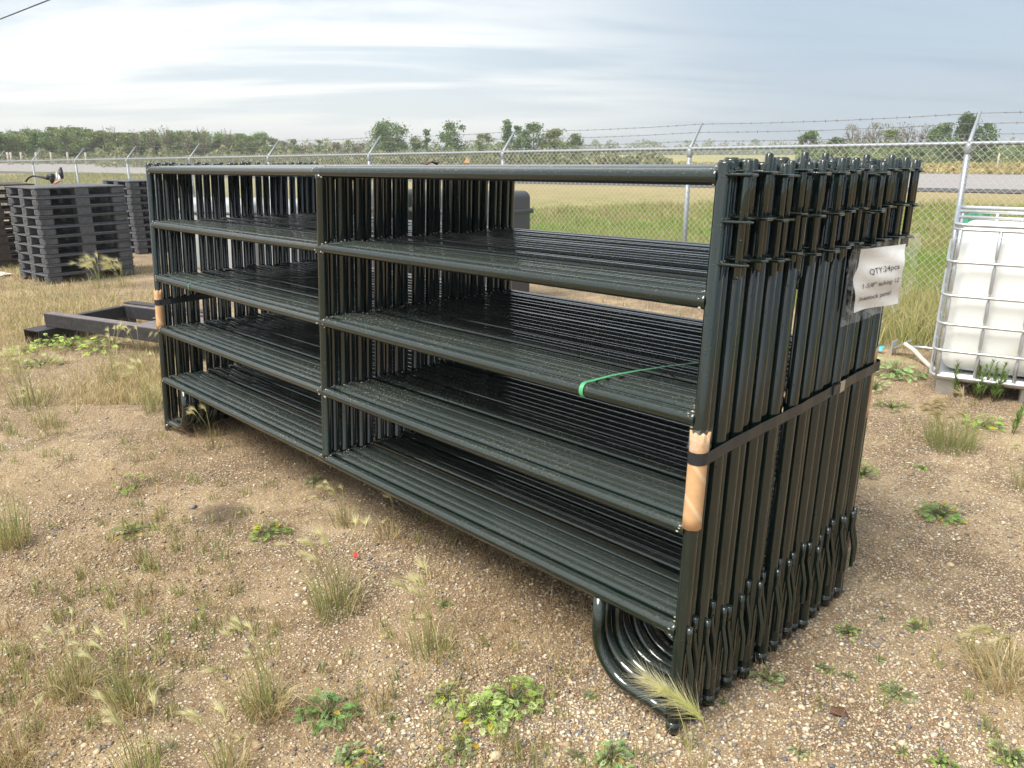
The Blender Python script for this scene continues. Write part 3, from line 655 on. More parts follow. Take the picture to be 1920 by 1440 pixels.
def hoop(z, r, rc=.07, e=.0):
    p = []
    for cx, cy, a0 in ((TX-rc+e, rc-e, -90), (TX-rc+e, TY-rc+e, 0), (rc-e, TY-rc+e, 90), (rc-e, rc-e, 180)):
        for k in range(5): a = R(a0+k*22.5); p.append((cx+rc*math.cos(a), cy+rc*math.sin(a), z))
    b = MB(); b.tube(p, r, 8, closed=True); return b
for z, r, e in ((1.155, .013, .0), (1.125, .010, .0), (.915, .010, .012), (.690, .010, .012), (.495, .010, .012), (.310, .010, .012), (.125, .012, .004)): hoop(z, r, e=e).obj('cage_hoop', M['galv'], tote)
for side in range(4):
    n = 6 if side % 2 == 0 else 5; ln = TX if side % 2 == 0 else TY
    for k in range(n):
        q = .035+(ln-.07)*k/(n-1)
        if side % 2 and k in (0, n-1): continue
        pt = {0: (q, .004), 1: (TX-.004, q), 2: (q, TY-.004), 3: (.004, q)}[side]
        b = MB(); zs_ = [.12]; rs_ = [.012]
        for zc in (.31, .495, .69, .915): zs_ += [zc-.035, zc-.02, zc+.02, zc+.035]; rs_ += [.012, .007, .007, .012]
        zs_ += [1.12]; rs_ += [.012]
        b.tube([(pt[0], pt[1], z) for z in zs_], rs_, 8); b.obj('cage_bar', M['galv'], tote)
for y in (.33, .66): b = MB(); b.tube([(.01, y, 1.165), (TX-.01, y, 1.165)], .011, 8); b.obj('top_bar', M['galv'], tote)
b = MB(); b.box((.03, .03, .085), (TX-.03, TY-.03, .14), None, .02); b.obj('base_tray', M['galv'], tote)
for x in (.04, .54, TX-.16):
    for y in (.05, .44, TY-.17): b = MB(); b.box((x, y, -.04), (x+.12, y+.12, .086), None, .008); b.obj('foot_block', M['galv'], tote)
for y in (.05, TY-.11): b = MB(); b.box((.03, y+.005, -.055), (TX-.03, y+.055, -.041)); b.obj('foot_rail', M['galv'], tote)
v_ = None
b = MB(); b.tube([(.60, .06, .20), (.60, -.02, .17), (.60, -.10, .125)], [.05, .048, .046], 12); vv = b.obj('valve', M['black'], tote)
b = MB(); b.tube([(.60, -.045, .165), (.60, -.05, .20), (.60, -.052, .212)], [.034, .04, .038], 12); b.box((.60, -.07, .196), (.70, -.035, .208)); b.obj('handle', M['blue'], vv)
b = MB(); b.tube([(.60, -.095, .128), (.60, -.112, .118)], [.052, .052], 12); b.obj('end_cap', M['galv'], vv)
# small things round the tote
gsx = empty('plastic_sheet', (2.75, 5.15, .75)); tag(gsx, 'bright green plastic sheet bunched behind the tote', 'plastic sheet')
V = []; F = []
for i in range(9):
    for j in range(7): V.append((i*.022+.02*math.sin(j*2.1), .05*math.sin(i*1.9+j), j*.07-.02*math.sin(i*1.3)))
for i in range(8):
    for j in range(6): a = i*7+j; F.append((a, a+7, a+8, a+1))
b = MB(); b.add(V, F, True); b.obj('sheet', M['green_sheet'], gsx)
g1 = ground_at(np.array([1690.]), np.array([668.]))[0]
br = empty('metal_bracket', g1); tag(br, 'bent silver metal bracket lying left of the tote', 'bracket')
b = MB(); b.box((-.06, -.05, .0), (.06, .05, .012), Matrix.Translation((0, 0, .10)) @ Matrix.Rotation(R(-35), 4, 'Y')); b.box((-.075, -.05, 0), (-.062, .05, .12)); b.tube([(.03, 0, .09), (.17, .02, .10), (.36, .04, .10)], .012, 8); b.obj('arm', M['galv'], br)
hw = empty('white_hose', g1+np.array([.03, -.05, .1])); tag(hw, 'off-white hose bending from the metal bracket to the tote', 'hose')
b = MB(); b.tube([(0, 0, .02), (.09, -.04, -.01), (.18, -.10, -.055), (.27, -.20, -.075), (.36, -.30, -.08)], .018, 8); b.obj('hose', M['hose_w'], hw)
g2 = ground_at(np.array([1648.]), np.array([662.]))[0]
scrap('plastic_scrap', Vector(g2)+Vector((0, 0, .02)), .055, M['cyan'], 'small cyan plastic scrap on the ground behind the stack', 'scrap', h=.04, seed=8)
g3 = ground_at(np.array([668.]), np.array([1050.]))[0]
scrap('plastic_scrap', Vector(g3)+Vector((0, 0, .018)), .016, M['red'], 'small red plastic scrap among weeds in front of the stack', 'scrap', h=.018, seed=9)
g4 = ground_at(np.array([1572.]), np.array([1338.]))[0]
scrap('brick_chip', Vector(g4)+Vector((0, 0, .006)), .030, M['rust'], 'flat rusty brown chip lying on the gravel, bottom right', 'chip', h=.008, seed=10)

# ------------------------------------------------------------------ dark bins standing behind the stack
def bin_(x, y, rot, w, d, h, mat, label):
    o = empty('plastic_bin', (x, y, float(gz(x, y))), (0, 0, rot)); b = MB(); rbox(b, (-w/2, -d/2, -.02), (w/2, d/2, h), .08, 4); b.obj('body', mat, o)
    b = MB(); rbox(b, (-w/2-.012, -d/2-.012, h*.80), (w/2+.012, d/2+.012, h*.845), .02, 2); b.obj('rim', M['bin'], o); tag(o, label, 'bin', 'plastic bins behind the stack'); return o
words = ['rightmost', 'second from right', 'third from right', 'leftmost']
for k, (px, w) in enumerate(((935, .56), (835, .62), (730, .62), (655, .5))):
    c = at_depth(px, 420, 9.0+.25*k); bin_(c[0], c[1], math.atan2(.33, 3.03), w, .55, 1.26, M['bin'], f'dark grey rounded plastic bin behind the panels, {words[k]} of four')
for k, px in enumerate((560, 470, 390)):
    c = at_depth(px, 420, 11.4+.5*k); o = bin_(c[0], c[1], .1, .85, .8, 1.05, M['bin_pale'], f"pale grey plastic bin seen through the left bay, {('right', 'middle', 'left')[k]} of three")

# ------------------------------------------------------------------ chain link fence
FA = np.array([-22.205, 4.81]); FDv = np.array([3.035, .301]); FU = unit(FDv); FN = np.array([-FU[1], FU[0]]); FZ = lambda k: 1.356+.042*k
fence = empty('chain_link_fence', (FA[0], FA[1], 0)); tag(fence, 'galvanised chain link fence topped by three strands of barbed wire', 'fence')
K0, K1 = -5, 11
ptk = lambda k: FA+FDv*k
def fp(k, off=0, z=None): p = ptk(k)+FN*off; return (p[0], p[1], FZ(k) if z is None else z)
ARM = .27
for k in range(K0, K1+1):
    if k == 2 or k == 7: thick = .034
    p = ptk(k); zb = float(gz(*p)); zt = FZ(k); b = MB()
    b.tube([(p[0], p[1], zb-.02), (p[0], p[1], zt-.03)], .030, 12); b.tube([(p[0], p[1], zt-.10), (p[0], p[1], zt-.095), (p[0], p[1], zt-.02), (p[0], p[1], zt+.005)], [.031, .035, .035, .026], 12)
    po = put(b, 'post', M['galv_fence'], fence); b = MB()
    q0 = np.array(fp(k)); q1 = q0+np.array([FN[0]*ARM, FN[1]*ARM, ARM*1.12]); b.tube([q0-(q1-q0)*.02, q0+(q1-q0)*.1, q1], [.026, .021, .014], 8)
    ao = put(b, 'barb_arm', M['galv_fence'], fence); ao.parent = po
b = MB(); b.tube([fp(k+f, 0, FZ(k+f)+.0) for k in range(K0, K1) for f in (0, .5)]+[fp(K1)], .0212, 10); put(b, 'top_rail', M['galv_fence'], fence)
for j, s_ in enumerate((.97, .64, .30)):
    V = []; pts = []; b = MB()
    for k in np.arange(K0, K1+.01, .25):
        kk = k-math.floor(k); sag = .02*math.sin(math.pi*kk); q0 = np.array(fp(k)); pts.append(q0+np.array([FN[0]*ARM*s_, FN[1]*ARM*s_, ARM*1.12*s_-sag]))
    b.tube(pts, .0027, 4, smooth=False); tot = (K1-K0)*3.05
    for d in np.arange(9.0, tot, .125):
        k = K0+d/3.05; kk = k-math.floor(k); c = np.array(fp(k))+np.array([FN[0]*ARM*s_, FN[1]*ARM*s_, ARM*1.12*s_-.02*math.sin(math.pi*kk)])
        for a in range(2): dv = np.array([random.uniform(-1, 1)*.5, random.uniform(-1, 1), random.uniform(-1, 1)]); dv = unit(dv)*.016; b.tube([c-dv, c+dv], .0022, 3, caps=False, smooth=False)
    put(b, 'barbed_wire', M['rustwire'], fence)
# woven mesh: zigzag wires
HP = .0375; ks = np.arange(0, (K1-K0)*3.05, HP); ks = ks[ks > 5]; Vs = []; Fs = []; base_i = 0; wr_ = .0022
k_arr = K0+ks/3.05
for wi, (s_, k) in enumerate(zip(ks, k_arr)):
    zt = FZ(k)+.055; p = ptk(k); zb = float(gz(p[0], p[1]))+.02; n = int((zt-zb)/HP); z = zt-np.arange(n+1)*HP
    sx_ = np.where((np.arange(n+1)+wi) % 2 == 0, -.5, .5)*HP*1.12; front = np.where((np.arange(n+1)) % 2 == 0, .003, -.003)-.028
    P = np.stack([p[0]+FU[0]*sx_+FN[0]*front, p[1]+FU[1]*sx_+FN[1]*front, z], -1)
    T = np.gradient(P, axis=0); T /= np.linalg.norm(T, axis=1)[:, None]; A = np.stack([np.full(n+1, FN[0]), np.full(n+1, FN[1]), np.zeros(n+1)], -1); B_ = np.array([FU[0], FU[1], 0])*np.ones((n+1, 1))
    ring = np.stack([P+A*wr_, P-A*wr_*.5+B_*wr_*.87, P-A*wr_*.5-B_*wr_*.87], 1).reshape(-1, 3); Vs.append(ring)
    i = np.arange(n)[:, None]*3; j = np.arange(3)[None, :]; j2 = (j+1) % 3; Fs.append((base_i+np.stack([i+j, i+j2, i+3+j2, i+3+j], -1)).reshape(-1, 4)); base_i += len(ring)
V = np.concatenate(Vs)-np.array([FA[0], FA[1], 0]); mo = link('chain_link_mesh', np_mesh('chain_link_mesh', V, np.concatenate(Fs), M['wire']), fence); mo['kind'] = 'stuff'

# overhead cable, top left
c0 = CAM+rays(0., 36.)*((4.6-CAM[2])/rays(0., 36.)[2]); c1 = CAM+rays(95., 0.)*((4.6-CAM[2])/rays(95., 0.)[2]); dv = unit(c1-c0)
cb = empty('overhead_cable', c0); tag(cb, 'dark overhead cable crossing the top left corner of the sky', 'cable'); b = MB()
b.tube([c0+dv*s_+np.array([0, 0, .0009*s_*s_]) for s_ in (-26, -18, -10, -4, 0, 4, 10, 18, 26)], .014, 6); put(b, 'wire', M['cable'], cb)

# ------------------------------------------------------------------ trees
def leaf_cloud(C, size, cols, jit=.25):
    """random leaf clump faces at points C"""
    n = len(C); a = rng.normal(size=(n, 3)); a /= np.linalg.norm(a, axis=1)[:, None]; b_ = np.cross(a, rng.normal(size=(n, 3))); b_ /= np.linalg.norm(b_, axis=1)[:, None]
    s_ = (size*rng.uniform(.5, 1.3, n))[:, None]; P = np.stack([C-a*s_, C+b_*s_*.55, C+a*s_, C-b_*s_*.55], 1).reshape(-1, 3)
    F = np.arange(4*n).reshape(-1, 4); col = cols[rng.integers(0, len(cols), n)]*rng.uniform(1-jit, 1+jit, (n, 1)); return P, F, np.repeat(col, 4, 0)
def tree(name, pos, h, w, cols, label, group, n=900, shape='round', leaf=.16, bare=0.0, cat='tree', trunk_f=.25):
    o = empty(name, pos); tag(o, label, cat, group); b = MB(); tops = []
    b.tube([(0, 0, -.1), (random.uniform(-.1, .1), 0, h*.3), (random.uniform(-.15, .15), random.uniform(-.1, .1), h*.62), (0, 0, h*.93)], [.022*h, .017*h, .010*h, .003*h], 6)
    nb = 7 if bare < .3 else 16
    for k in range(nb):
        z0 = h*random.uniform(.15, .6); a = random.uniform(0, 6.28); q = w*random.uniform(.28, .5); z1 = min(h*1.02, z0+h*random.uniform(.22, .45)); b.tube([(0, 0, z0), (q*.6*math.cos(a), q*.6*math.sin(a), (z0+z1)/2), (q*math.cos(a), q*math.sin(a), z1)], [.008*h, .005*h, .0025*h], 5); tops.append((q*math.cos(a), q*math.sin(a), z1))
        if bare > .3:
            for m_ in range(3): a2 = a+random.uniform(-.7, .7); b.tube([(q*.6*math.cos(a), q*.6*math.sin(a), (z0+z1)/2), (q*1.0*math.cos(a2), q*1.0*math.sin(a2), min(h*1.05, z1+h*random.uniform(-.1, .15)))], [.004*h, .0015*h], 4)
    b.obj('trunk', M['bark'], o)
    nc = max(14, int(34*w*h/20)); zc = h*trunk_f+(1-trunk_f)*h*rng.uniform(.02, .97, nc); f = (zc/h-trunk_f)/(1-trunk_f)
    prof = {'round': np.sqrt(np.clip(1-(2*f-.95)**2, .08, 1)), 'poplar': np.clip(1.15-f, .12, 1)*np.clip(f*5+.4, 0, 1), 'bush': np.sqrt(np.clip(1-f*f, .1, 1))}[shape]
    a = rng.uniform(0, 2*np.pi, nc); q = w*.5*prof*np.sqrt(rng.uniform(.1, 1, nc)); cen = np.stack([q*np.cos(a), q*np.sin(a), zc], -1)
    m = int(2.1*n*(1-bare)); idx = rng.integers(0, nc, m); sp = rng.uniform(.13, .27, nc)*min(w, h*.6); P = cen[idx]+rng.normal(size=(m, 3))*sp[idx][:, None]*np.array([1, 1, .75])*.62
    P[:, 2] = np.clip(P[:, 2], .1*h*trunk_f, h*1.03); V, F, C = leaf_cloud(P, leaf, cols); link('crown', np_mesh('crown', V, F, M['far_leaf'], C), o); return o
OLIVE = np.array([(.075, .088, .030), (.095, .105, .040), (.060, .072, .026), (.120, .120, .052), (.135, .125, .065)])
GREEN = np.array([(.050, .080, .026), (.072, .105, .034), (.040, .062, .022), (.095, .125, .046)])
GREY = np.array([(.150, .138, .095), (.125, .112, .080), (.090, .090, .050), (.180, .155, .115)])
SILV = np.array([(.165, .180, .105), (.130, .150, .078), (.200, .200, .125), (.105, .125, .052), (.210, .195, .100)])
OLIVE = OLIVE*2.6*np.array([.95, 1.08, 1.0]); GREEN = GREEN*2.4; GREY = GREY*2.0; SILV = SILV*1.35
def base_pt(px, d): p = at_depth(px, 300., d); return (p[0], p[1], float(gz(p[0], p[1]))-.05)
def hgt(ytop, d, z): return CAM[2]+(284-ytop)/FPX*d*1.0-z
xs = np.linspace(-130, 505, 38)
for k, px in enumerate(xs):
    d = 88+24*max(0, px)/500+rng.uniform(-4, 4); yt = np.interp(px, [-130, 0, 100, 330, 440, 500], [244, 247, 246, 248, 256, 256])+rng.uniform(-4, 7)
    if abs(px-492) < 12: yt = 250
    p = base_pt(px, d); h = hgt(yt, d, p[2]); tree('shelterbelt_tree', p, h, rng.uniform(3.0, 4.2), OLIVE if k % 4 else OLIVE*np.array([.8, .95, .75]), 'leafy olive green tree in the dense row on the left horizon', 'trees of the left shelterbelt', 2600, 'round' if k % 3 else 'bush', .12, 0, trunk_f=.0)
for k, px in enumerate(np.linspace(20, 420, 13)):
    d = 95; p = base_pt(px+rng.uniform(-10, 10), d); h = hgt(rng.uniform(238, 247), d, p[2]); tree('bare_tree', p, h, 1.6, GREY, f'thin bare-topped tree above the left tree row, {ORD[k]} bare one from left', 'bare trees in the left shelterbelt', 60, 'poplar', .10, .55, trunk_f=.6)
for k, px in enumerate((535, 552, 574, 600, 632, 655, 676)):
    d = 118; p = base_pt(px, d); h = hgt(rng.uniform(262, 272), d, p[2]); tree('low_tree', p, h, 2.4, OLIVE if k % 2 else GREY, f'{ORD[k]} low bushy tree from the left between the tree row and round tree', 'low trees left of the round tree', 420, 'bush', .15, 0, trunk_f=.02)
def one(name, px, yt, d, w, cols, label, n, shape, bare=0, leaf=.15, tf=.12):
    p = base_pt(px, d); tree(name, p, hgt(yt, d, p[2]), w, cols, label, None, n, shape, leaf, bare, trunk_f=tf)
one('round_tree', 730, 227, 105, 4.9, GREEN, 'largest round dark green tree above the stack, left of centre', 3800, 'round', tf=.04)
one('young_poplar', 801, 246, 108, 1.3, GREEN, 'narrow small green tree just right of the big round tree', 520, 'poplar')
one('bushy_tree', 780, 257, 108, 2.2, OLIVE, 'low olive bush at the foot of the big round tree', 500, 'bush')
one('bushy_tree', 850, 231, 104, 3.6, GREEN, 'forked light green tree between the round tree and the poplars', 1100, 'round', leaf=.17)
one('bushy_tree', 905, 254, 110, 3.2, OLIVE, 'low grey-green tree left of the twin poplars', 800, 'bush')
one('young_poplar', 950, 230, 104, 1.9, GREEN, 'left one of the two tall slim poplars above the stack', 820, 'poplar')
one('young_poplar', 970, 236, 106, 1.7, GREEN, 'right one of the two tall slim poplars above the stack', 640, 'poplar')
one('bushy_tree', 1000, 234, 104, 3.4, GREEN, 'tall green tree just right of the slim poplars', 1300, 'round')
one('bushy_tree', 1040, 246, 104, 3.6, OLIVE, 'dense olive green tree right of the poplar group', 1400, 'round', tf=.04)
one('bushy_tree', 1075, 254, 104, 3.0, np.concatenate([GREEN, SILV]), 'yellowish bush ending the middle tree group on the right', 900, 'bush')
one('bushy_tree', 1515, 250, 92, 3.2, GREEN, 'dark green bush left of the bare grey trees', 1100, 'round', tf=.04)
one('bushy_tree', 1570, 258, 92, 3.0, np.array([(.12, .18, .04), (.10, .15, .04), (.07, .10, .03)]), 'bright green bush in front of the bare grey trees', 900, 'bush')
for k, px in enumerate((1592, 1612, 1634, 1655, 1676, 1698, 1722, 1742)):
    p = base_pt(px, 100); tree('bare_tree', p, hgt(rng.uniform(233, 243), 100, p[2]), 2.2, GREY, f'{ORD[k]} leafless grey tree from the left in the row beside the tall poplar', 'bare grey trees on the right', 330, 'round', .12, .45, trunk_f=.2)
one('bushy_tree', 1662, 248, 95, 2.6, OLIVE, 'olive green tree standing among the bare grey trees', 800, 'round')
one('bushy_tree', 1760, 236, 92, 3.0, GREEN, 'green tree leaning on the left side of the tall poplar', 1200, 'round', tf=.05)
one('tall_poplar', 1806, 208, 90, 2.5, GREEN*.8, 'tall dark poplar behind the fence, tallest tree on the right', 2200, 'poplar', tf=.03)
one('bushy_tree', 1842, 237, 90, 2.5, GREEN, 'round dark tree just right of the tall poplar', 1200, 'round', tf=.04)
one('bushy_tree', 1780, 262, 88, 4.0, GREEN, 'broad low green thicket at the foot of the tall poplar', 1300, 'bush', tf=.02)
one('low_tree', 1700, 271, 80, 3.5, GREEN, 'low green shrub under the bare grey trees', 700, 'bush', tf=.02)
for px, cols, lab in ((1905, OLIVE, 'low olive tree at the far right edge'), (1955, GREEN, 'green tree just beyond the right edge')): one('bushy_tree', px, 268, 95, 3.5, cols, lab, 700, 'bush')
def mass(name, pts, cols, size, label, cat, mat=None):
    V, F, C = leaf_cloud(pts, size, cols); o = link(name, np_mesh(name, V, F, mat or M['far_leaf'], C)); tag(o, label, cat, None, 'stuff'); return o
def band(px0, px1, d0, d1, n, hlo, hhi, prof=None):
    px = rng.uniform(px0, px1, n); d = rng.uniform(d0, d1, n); p = at_depth(px, np.full(n, 300.), 1.0)-CAM; P = CAM+p*d[:, None]; z = gz(P[:, 0], P[:, 1])
    env = .45+.55*np.abs(np.sin(px*.071+np.sin(px*.023)*2)*np.cos(px*.031+d*.05)); P[:, 2] = z+(hlo+(hhi-hlo)*rng.uniform(0, 1, n)**1.2)*env; return P
mass('far_hedgerow', np.concatenate([band(1060, 1600, 300, 330, 9000, 0, 6.2), band(1600, 2100, 260, 300, 5000, 0, 6), band(500, 1080, 240, 270, 6000, 0, 5.5)]), np.concatenate([OLIVE, GREY, GREEN]), .5, 'far hedgerow along the horizon', 'hedgerow')
mass('silver_shrubs', np.concatenate([band(180, 760, 52, 72, 10000, 0, 1.5), band(-200, 300, 70, 80, 4500, 0, 1.3), band(700, 1260, 44, 66, 16000, 0, 1.35)]), SILV, .15, 'pale silvery green shrubs beyond the road', 'shrubs')
mass('thicket', np.concatenate([band(1490, 1960, 86, 98, 9000, 0, 2.6), band(770, 1095, 100, 112, 7000, 0, 2.6)]), np.concatenate([OLIVE, GREEN]), .15, 'low continuous thicket joining the trees on the horizon', 'thicket')
mass('golden_stubble', np.concatenate([band(1260, 2000, 42, 85, 14000, 0, .38), band(460, 900, 76, 92, 3500, 0, .9)]), np.array([(.42, .33, .13), (.36, .28, .11), (.30, .27, .10), (.46, .38, .18)]), .16, 'golden dry grass in the field beyond the road', 'dry grass')
for k, px in enumerate((16, 22, 41, 69, 97, 128, 162)):
    d = 63; p = base_pt(px, d); o = empty('wooden_post', p); b = MB(); b.tube([(0, 0, 0), (0.02, 0, 1.0), (.02, 0, 1.02)], [.09, .085, .05], 7); b.obj('shaft', M['wood_post'], o); tag(o, f'{ORD[k]} pale wooden post from the left beyond the road', 'post', 'pale posts beyond the road')
p = base_pt(1872, 46); o = empty('marker_post', p); b = MB(); b.tube([(0, 0, 0), (0, 0, 1.25), (0, 0, 1.27)], [.05, .05, .02], 7); b.obj('shaft', M['wood_post'], o); tag(o, 'pale marker post in the golden field at right', 'post')

# ------------------------------------------------------------------ low plants
def blades(base, h, ang, leanv, w, cb_, ct_):
    n = len(base); d = np.stack([np.cos(ang), np.sin(ang), np.zeros(n)], -1); sa = rng.uniform(0, 2*np.pi, n); s_ = np.stack([np.cos(sa), np.sin(sa), np.zeros(n)], -1)*(w*.5)[:, None]
    up = np.array([0, 0, 1.0]); H = h[:, None]; Lv = leanv[:, None]
    m1 = base+up*H*.55*np.sqrt(np.clip(1-Lv*Lv*.35, .1, 1))+d*H*Lv*.32; tp = base+up*H*np.sqrt(np.clip(1-Lv*Lv*.85, .03, 1))+d*H*Lv*.95
    V = np.stack([base-s_, base+s_, m1+s_*.8, m1-s_*.8, tp], 1).reshape(-1, 3); i = np.arange(n)*5; F3 = np.stack([i+3, i+2, i+4], -1); F4 = np.stack([i, i+1, i+2, i+3], -1)
    cm = (cb_+ct_)/2; C = np.stack([cb_, cb_, cm, cm, ct_], 1).reshape(-1, 3); return V, F3, F4, C
def blade_mesh(name, parts, mat):
    V = []; F3 = []; F4 = []; C = []; o = 0
    for v, f3, f4, c in parts: V.append(v); F3.append(f3+o); F4.append(f4+o); C.append(c); o += len(v)
    return np_mesh(name, np.concatenate(V), [np.concatenate(F3), np.concatenate(F4)], mat, np.concatenate(C))
def pick(cols, n, j=.3): cols = np.asarray(cols); return cols[rng.integers(0, len(cols), n)]*rng.uniform(1-j, 1+j, (n, 1))
STRAW = [(.54, .42, .21), (.60, .49, .27), (.46, .34, .16), (.66, .57, .35)]; RUSTY = [(.30, .17, .08), (.36, .22, .10), (.26, .16, .08), (.42, .30, .15)]
GRN = [(.20, .26, .08), (.25, .29, .10), (.30, .31, .13), (.16, .22, .07)]; YGR = [(.42, .42, .14), (.48, .45, .19), (.36, .39, .12)]
WIND = math.atan2(-.25, -1)
def grass_plant(name, pos, label, n, h, spread, cols_b, cols_t, heads=0, head_len=.07, lean_=.45, head_cols=((.62, .60, .26), (.74, .66, .42)), cat='grass', group=None, wind=.35, stem_h=1.05, dry=0):
    o = empty(name, pos); tag(o, label, cat, group); pos = np.zeros(3)
    n = max(8, int(n*.62)); r = spread*.34*np.sqrt(rng.uniform(0, 1, n)); a = rng.uniform(0, 6.283, n); B_ = np.stack([r*np.cos(a), r*np.sin(a), np.full(n, -.004)], -1)
    al = np.where(rng.uniform(size=n) < wind, WIND+rng.normal(0, .5, n), a+rng.normal(0, .6, n)); parts = [blades(B_, h*rng.uniform(.35, 1.0, n), al, lean_*rng.uniform(.2, 1.5, n), np.full(n, .0028)*rng.uniform(.6, 1.3, n), pick(cols_b, n), pick(cols_t, n))]
    if dry:
        m = dry; a2 = rng.uniform(0, 6.283, m); r2 = spread*.3*np.sqrt(rng.uniform(0, 1, m)); B2 = np.stack([r2*np.cos(a2), r2*np.sin(a2), np.full(m, .002)], -1); parts.append(blades(B2, h*rng.uniform(.2, .75, m), a2+rng.normal(0, .7, m), rng.uniform(.55, 1.05, m), np.full(m, .003), pick(STRAW, m), pick(STRAW, m)))
    link('leaves', blade_mesh('leaves', parts, M['blade']), o)
    if heads:
        SV = []; SF = []; SC_ = []; off = 0; hp = []
        for k in range(heads):
            a = rng.uniform(0, 6.283); r0 = spread*.2*rng.uniform(); b0 = np.array([r0*math.cos(a), r0*math.sin(a), 0]); aw = WIND+rng.normal(0, .55) if rng.uniform() < .75 else a; hh = h*stem_h*rng.uniform(.7, 1.1); dd = np.array([math.cos(aw), math.sin(aw), 0]); le = rng.uniform(.18, .55)
            q = np.linspace(0, 1, 7); stem = b0+np.outer(q, [0, 0, hh])+np.outer(q**2.2, dd*hh*le); tl_ = unit(stem[-1]-stem[-2]); wv = .0013
            side = np.array([-math.sin(aw), math.cos(aw), 0])*wv; v = np.stack([stem-side, stem+side], 1).reshape(-1, 3); f = np.array([(2*i, 2*i+1, 2*i+3, 2*i+2) for i in range(6)]); hp.append((v, f))
            SV.append(v); SF.append(f+off); SC_.append(np.repeat(np.linspace(0, 1, 7)[:, None]*np.array([(.40, .36, .15)])+np.linspace(1, 0, 7)[:, None]*np.array([(.22, .24, .08)]), 2, 0)); off += len(v)
        stem_mesh = np_mesh('stalks', np.concatenate(SV), np.concatenate(SF), M['blade'], np.concatenate(SC_)); link('stalks', stem_mesh, o)
        for k in range(heads):
            AV = []; AC = []
            v = SV[k]; end = (v[-1]+v[-2])/2; pv = (v[-3]+v[-4])/2; t0 = unit(end-pv); bend = unit(np.array([math.cos(WIND), math.sin(WIND), -.9])); hl = head_len*rng.uniform(.6, 1.1); na = 90
            s_ = rng.uniform(0, 1, na); pos_ = []; c1_, c2_ = np.array(head_cols[0]), np.array(head_cols[1])
            for sv in s_:
                dirx = unit(t0*(1-sv*.55)+bend*sv*.75); c = end+hl*.62*(sv*t0*(1-sv*.3)+bend*sv*sv*.45); rd_ = rng.normal(size=3); rd_ -= dirx*rd_.dot(dirx); rd_ = unit(rd_); sp = rng.uniform(.06, .42); aw = unit(dirx+rd_*sp); ln = hl*rng.uniform(.45, .85); sd = unit(np.cross(aw, rd_+.01))*.0008
                m_ = c+aw*ln*.5+bend*ln*.03; AV += [c-sd, c+sd, c+aw*ln+bend*ln*.10]; q = rng.uniform(.75, 1.15); AC += [c1_*q, c1_*q, c2_*q]
            for i in range(9):                      # the dense spine of the ear
                s0 = i/9; c = end+hl*.62*(s0*t0*(1-s0*.3)+bend*s0*s0*.45); c2 = end+hl*.62*((s0+.16)*t0*(1-s0*.3)+bend*(s0+.16)**2*.45); sd = unit(np.cross(c2-c, rng.normal(size=3)))*hl*.032; AV += [c-sd, c+sd, c2]; AC += [c1_*.9]*3
            A = np.array(AV); link('seed_head', np_mesh('seed_head', A, np.arange(len(A)).reshape(-1, 3), M['blade'], np.array(AC)), o)
    return o
def G1(px, py): return ground_at(np.array([float(px)]), np.array([float(py)]))[0]
def mpp(px, py): p = G1(px, py); return float((p-CAM)@_fw)/FPX          # metres per photo pixel there
def gp(px, py, hpx, wpx, n, heads, label, b_=GRN, t_=YGR, name='grass_tuft', **k):
    s_ = mpp(px, py); return grass_plant(name, G1(px, py), label, n, hpx*s_, wpx*s_, b_, t_, heads, **k)
FB = 'foxtail_barley'
gp(24, 1022, 150, 90, 190, 0, 'tall yellow-green grass tuft at the left edge', GRN+YGR, YGR, lean_=.28, dry=60)
gp(632, 1142, 120, 150, 190, 12, 'foxtail tuft with upright heads in front of the middle of the stack', name=FB, head_len=.085, dry=90, group='foxtail barley clumps')
gp(806, 1232, 125, 130, 80, 7, 'sparse foxtail clump leaning left, right of the middle tuft', name=FB, head_len=.09, dry=40, group='foxtail barley clumps')
gp(1782, 840, 100, 130, 420, 22, 'dense green foxtail clump with pinkish heads before the tote', name=FB, head_len=.10, lean_=.5, head_cols=((.56, .50, .24), (.72, .54, .40)), wind=.1, stem_h=.8, group='foxtail barley clumps')
gp(1893, 1275, 125, 210, 200, 6, 'straggly half-dry grass clump at the lower right edge', GRN+STRAW, STRAW, name=FB, head_len=.07, dry=260, lean_=.75, wind=.65, stem_h=.8, group='foxtail barley clumps')
gp(1918, 915, 95, 60, 70, 3, 'green grass tuft cut by the right edge', dry=20, name=FB, group='foxtail barley clumps')
gp(58, 760, 85, 110, 120, 22, 'pale foxtail clump near the left edge below the steel frame', name=FB, head_len=.12, dry=50, group='foxtail barley clumps')
gp(90, 800, 60, 60, 90, 5, 'small green grass tuft below the pale left foxtail clump', name=FB, head_len=.08, dry=40, group='foxtail barley clumps')
gp(212, 712, 80, 70, 60, 9, 'foxtails in front of the steel frame', name=FB, head_len=.11, dry=60, group='foxtail barley clumps')
gp(287, 772, 85, 50, 60, 8, 'foxtails brushing the left foot of the stack', name=FB, head_len=.11, dry=30, group='foxtail barley clumps')
gp(262, 690, 60, 50, 40, 7, 'white-headed foxtails beside the cardboard-sleeved left post', name=FB, head_len=.10, dry=20, group='foxtail barley clumps')
gp(186, 540, 45, 60, 90, 14, 'foxtails in front of the big pallet stack, left clump', name=FB, head_len=.2, dry=40, group='foxtail barley clumps')
gp(232, 538, 40, 55, 80, 12, 'foxtails at the right corner of the big pallet stack', name=FB, head_len=.2, dry=40, group='foxtail barley clumps')
gp(402, 842, 62, 40, 26, 3, 'three pale foxtails beside the left foot loops', name=FB, head_len=.085, dry=14, group='foxtail barley clumps')
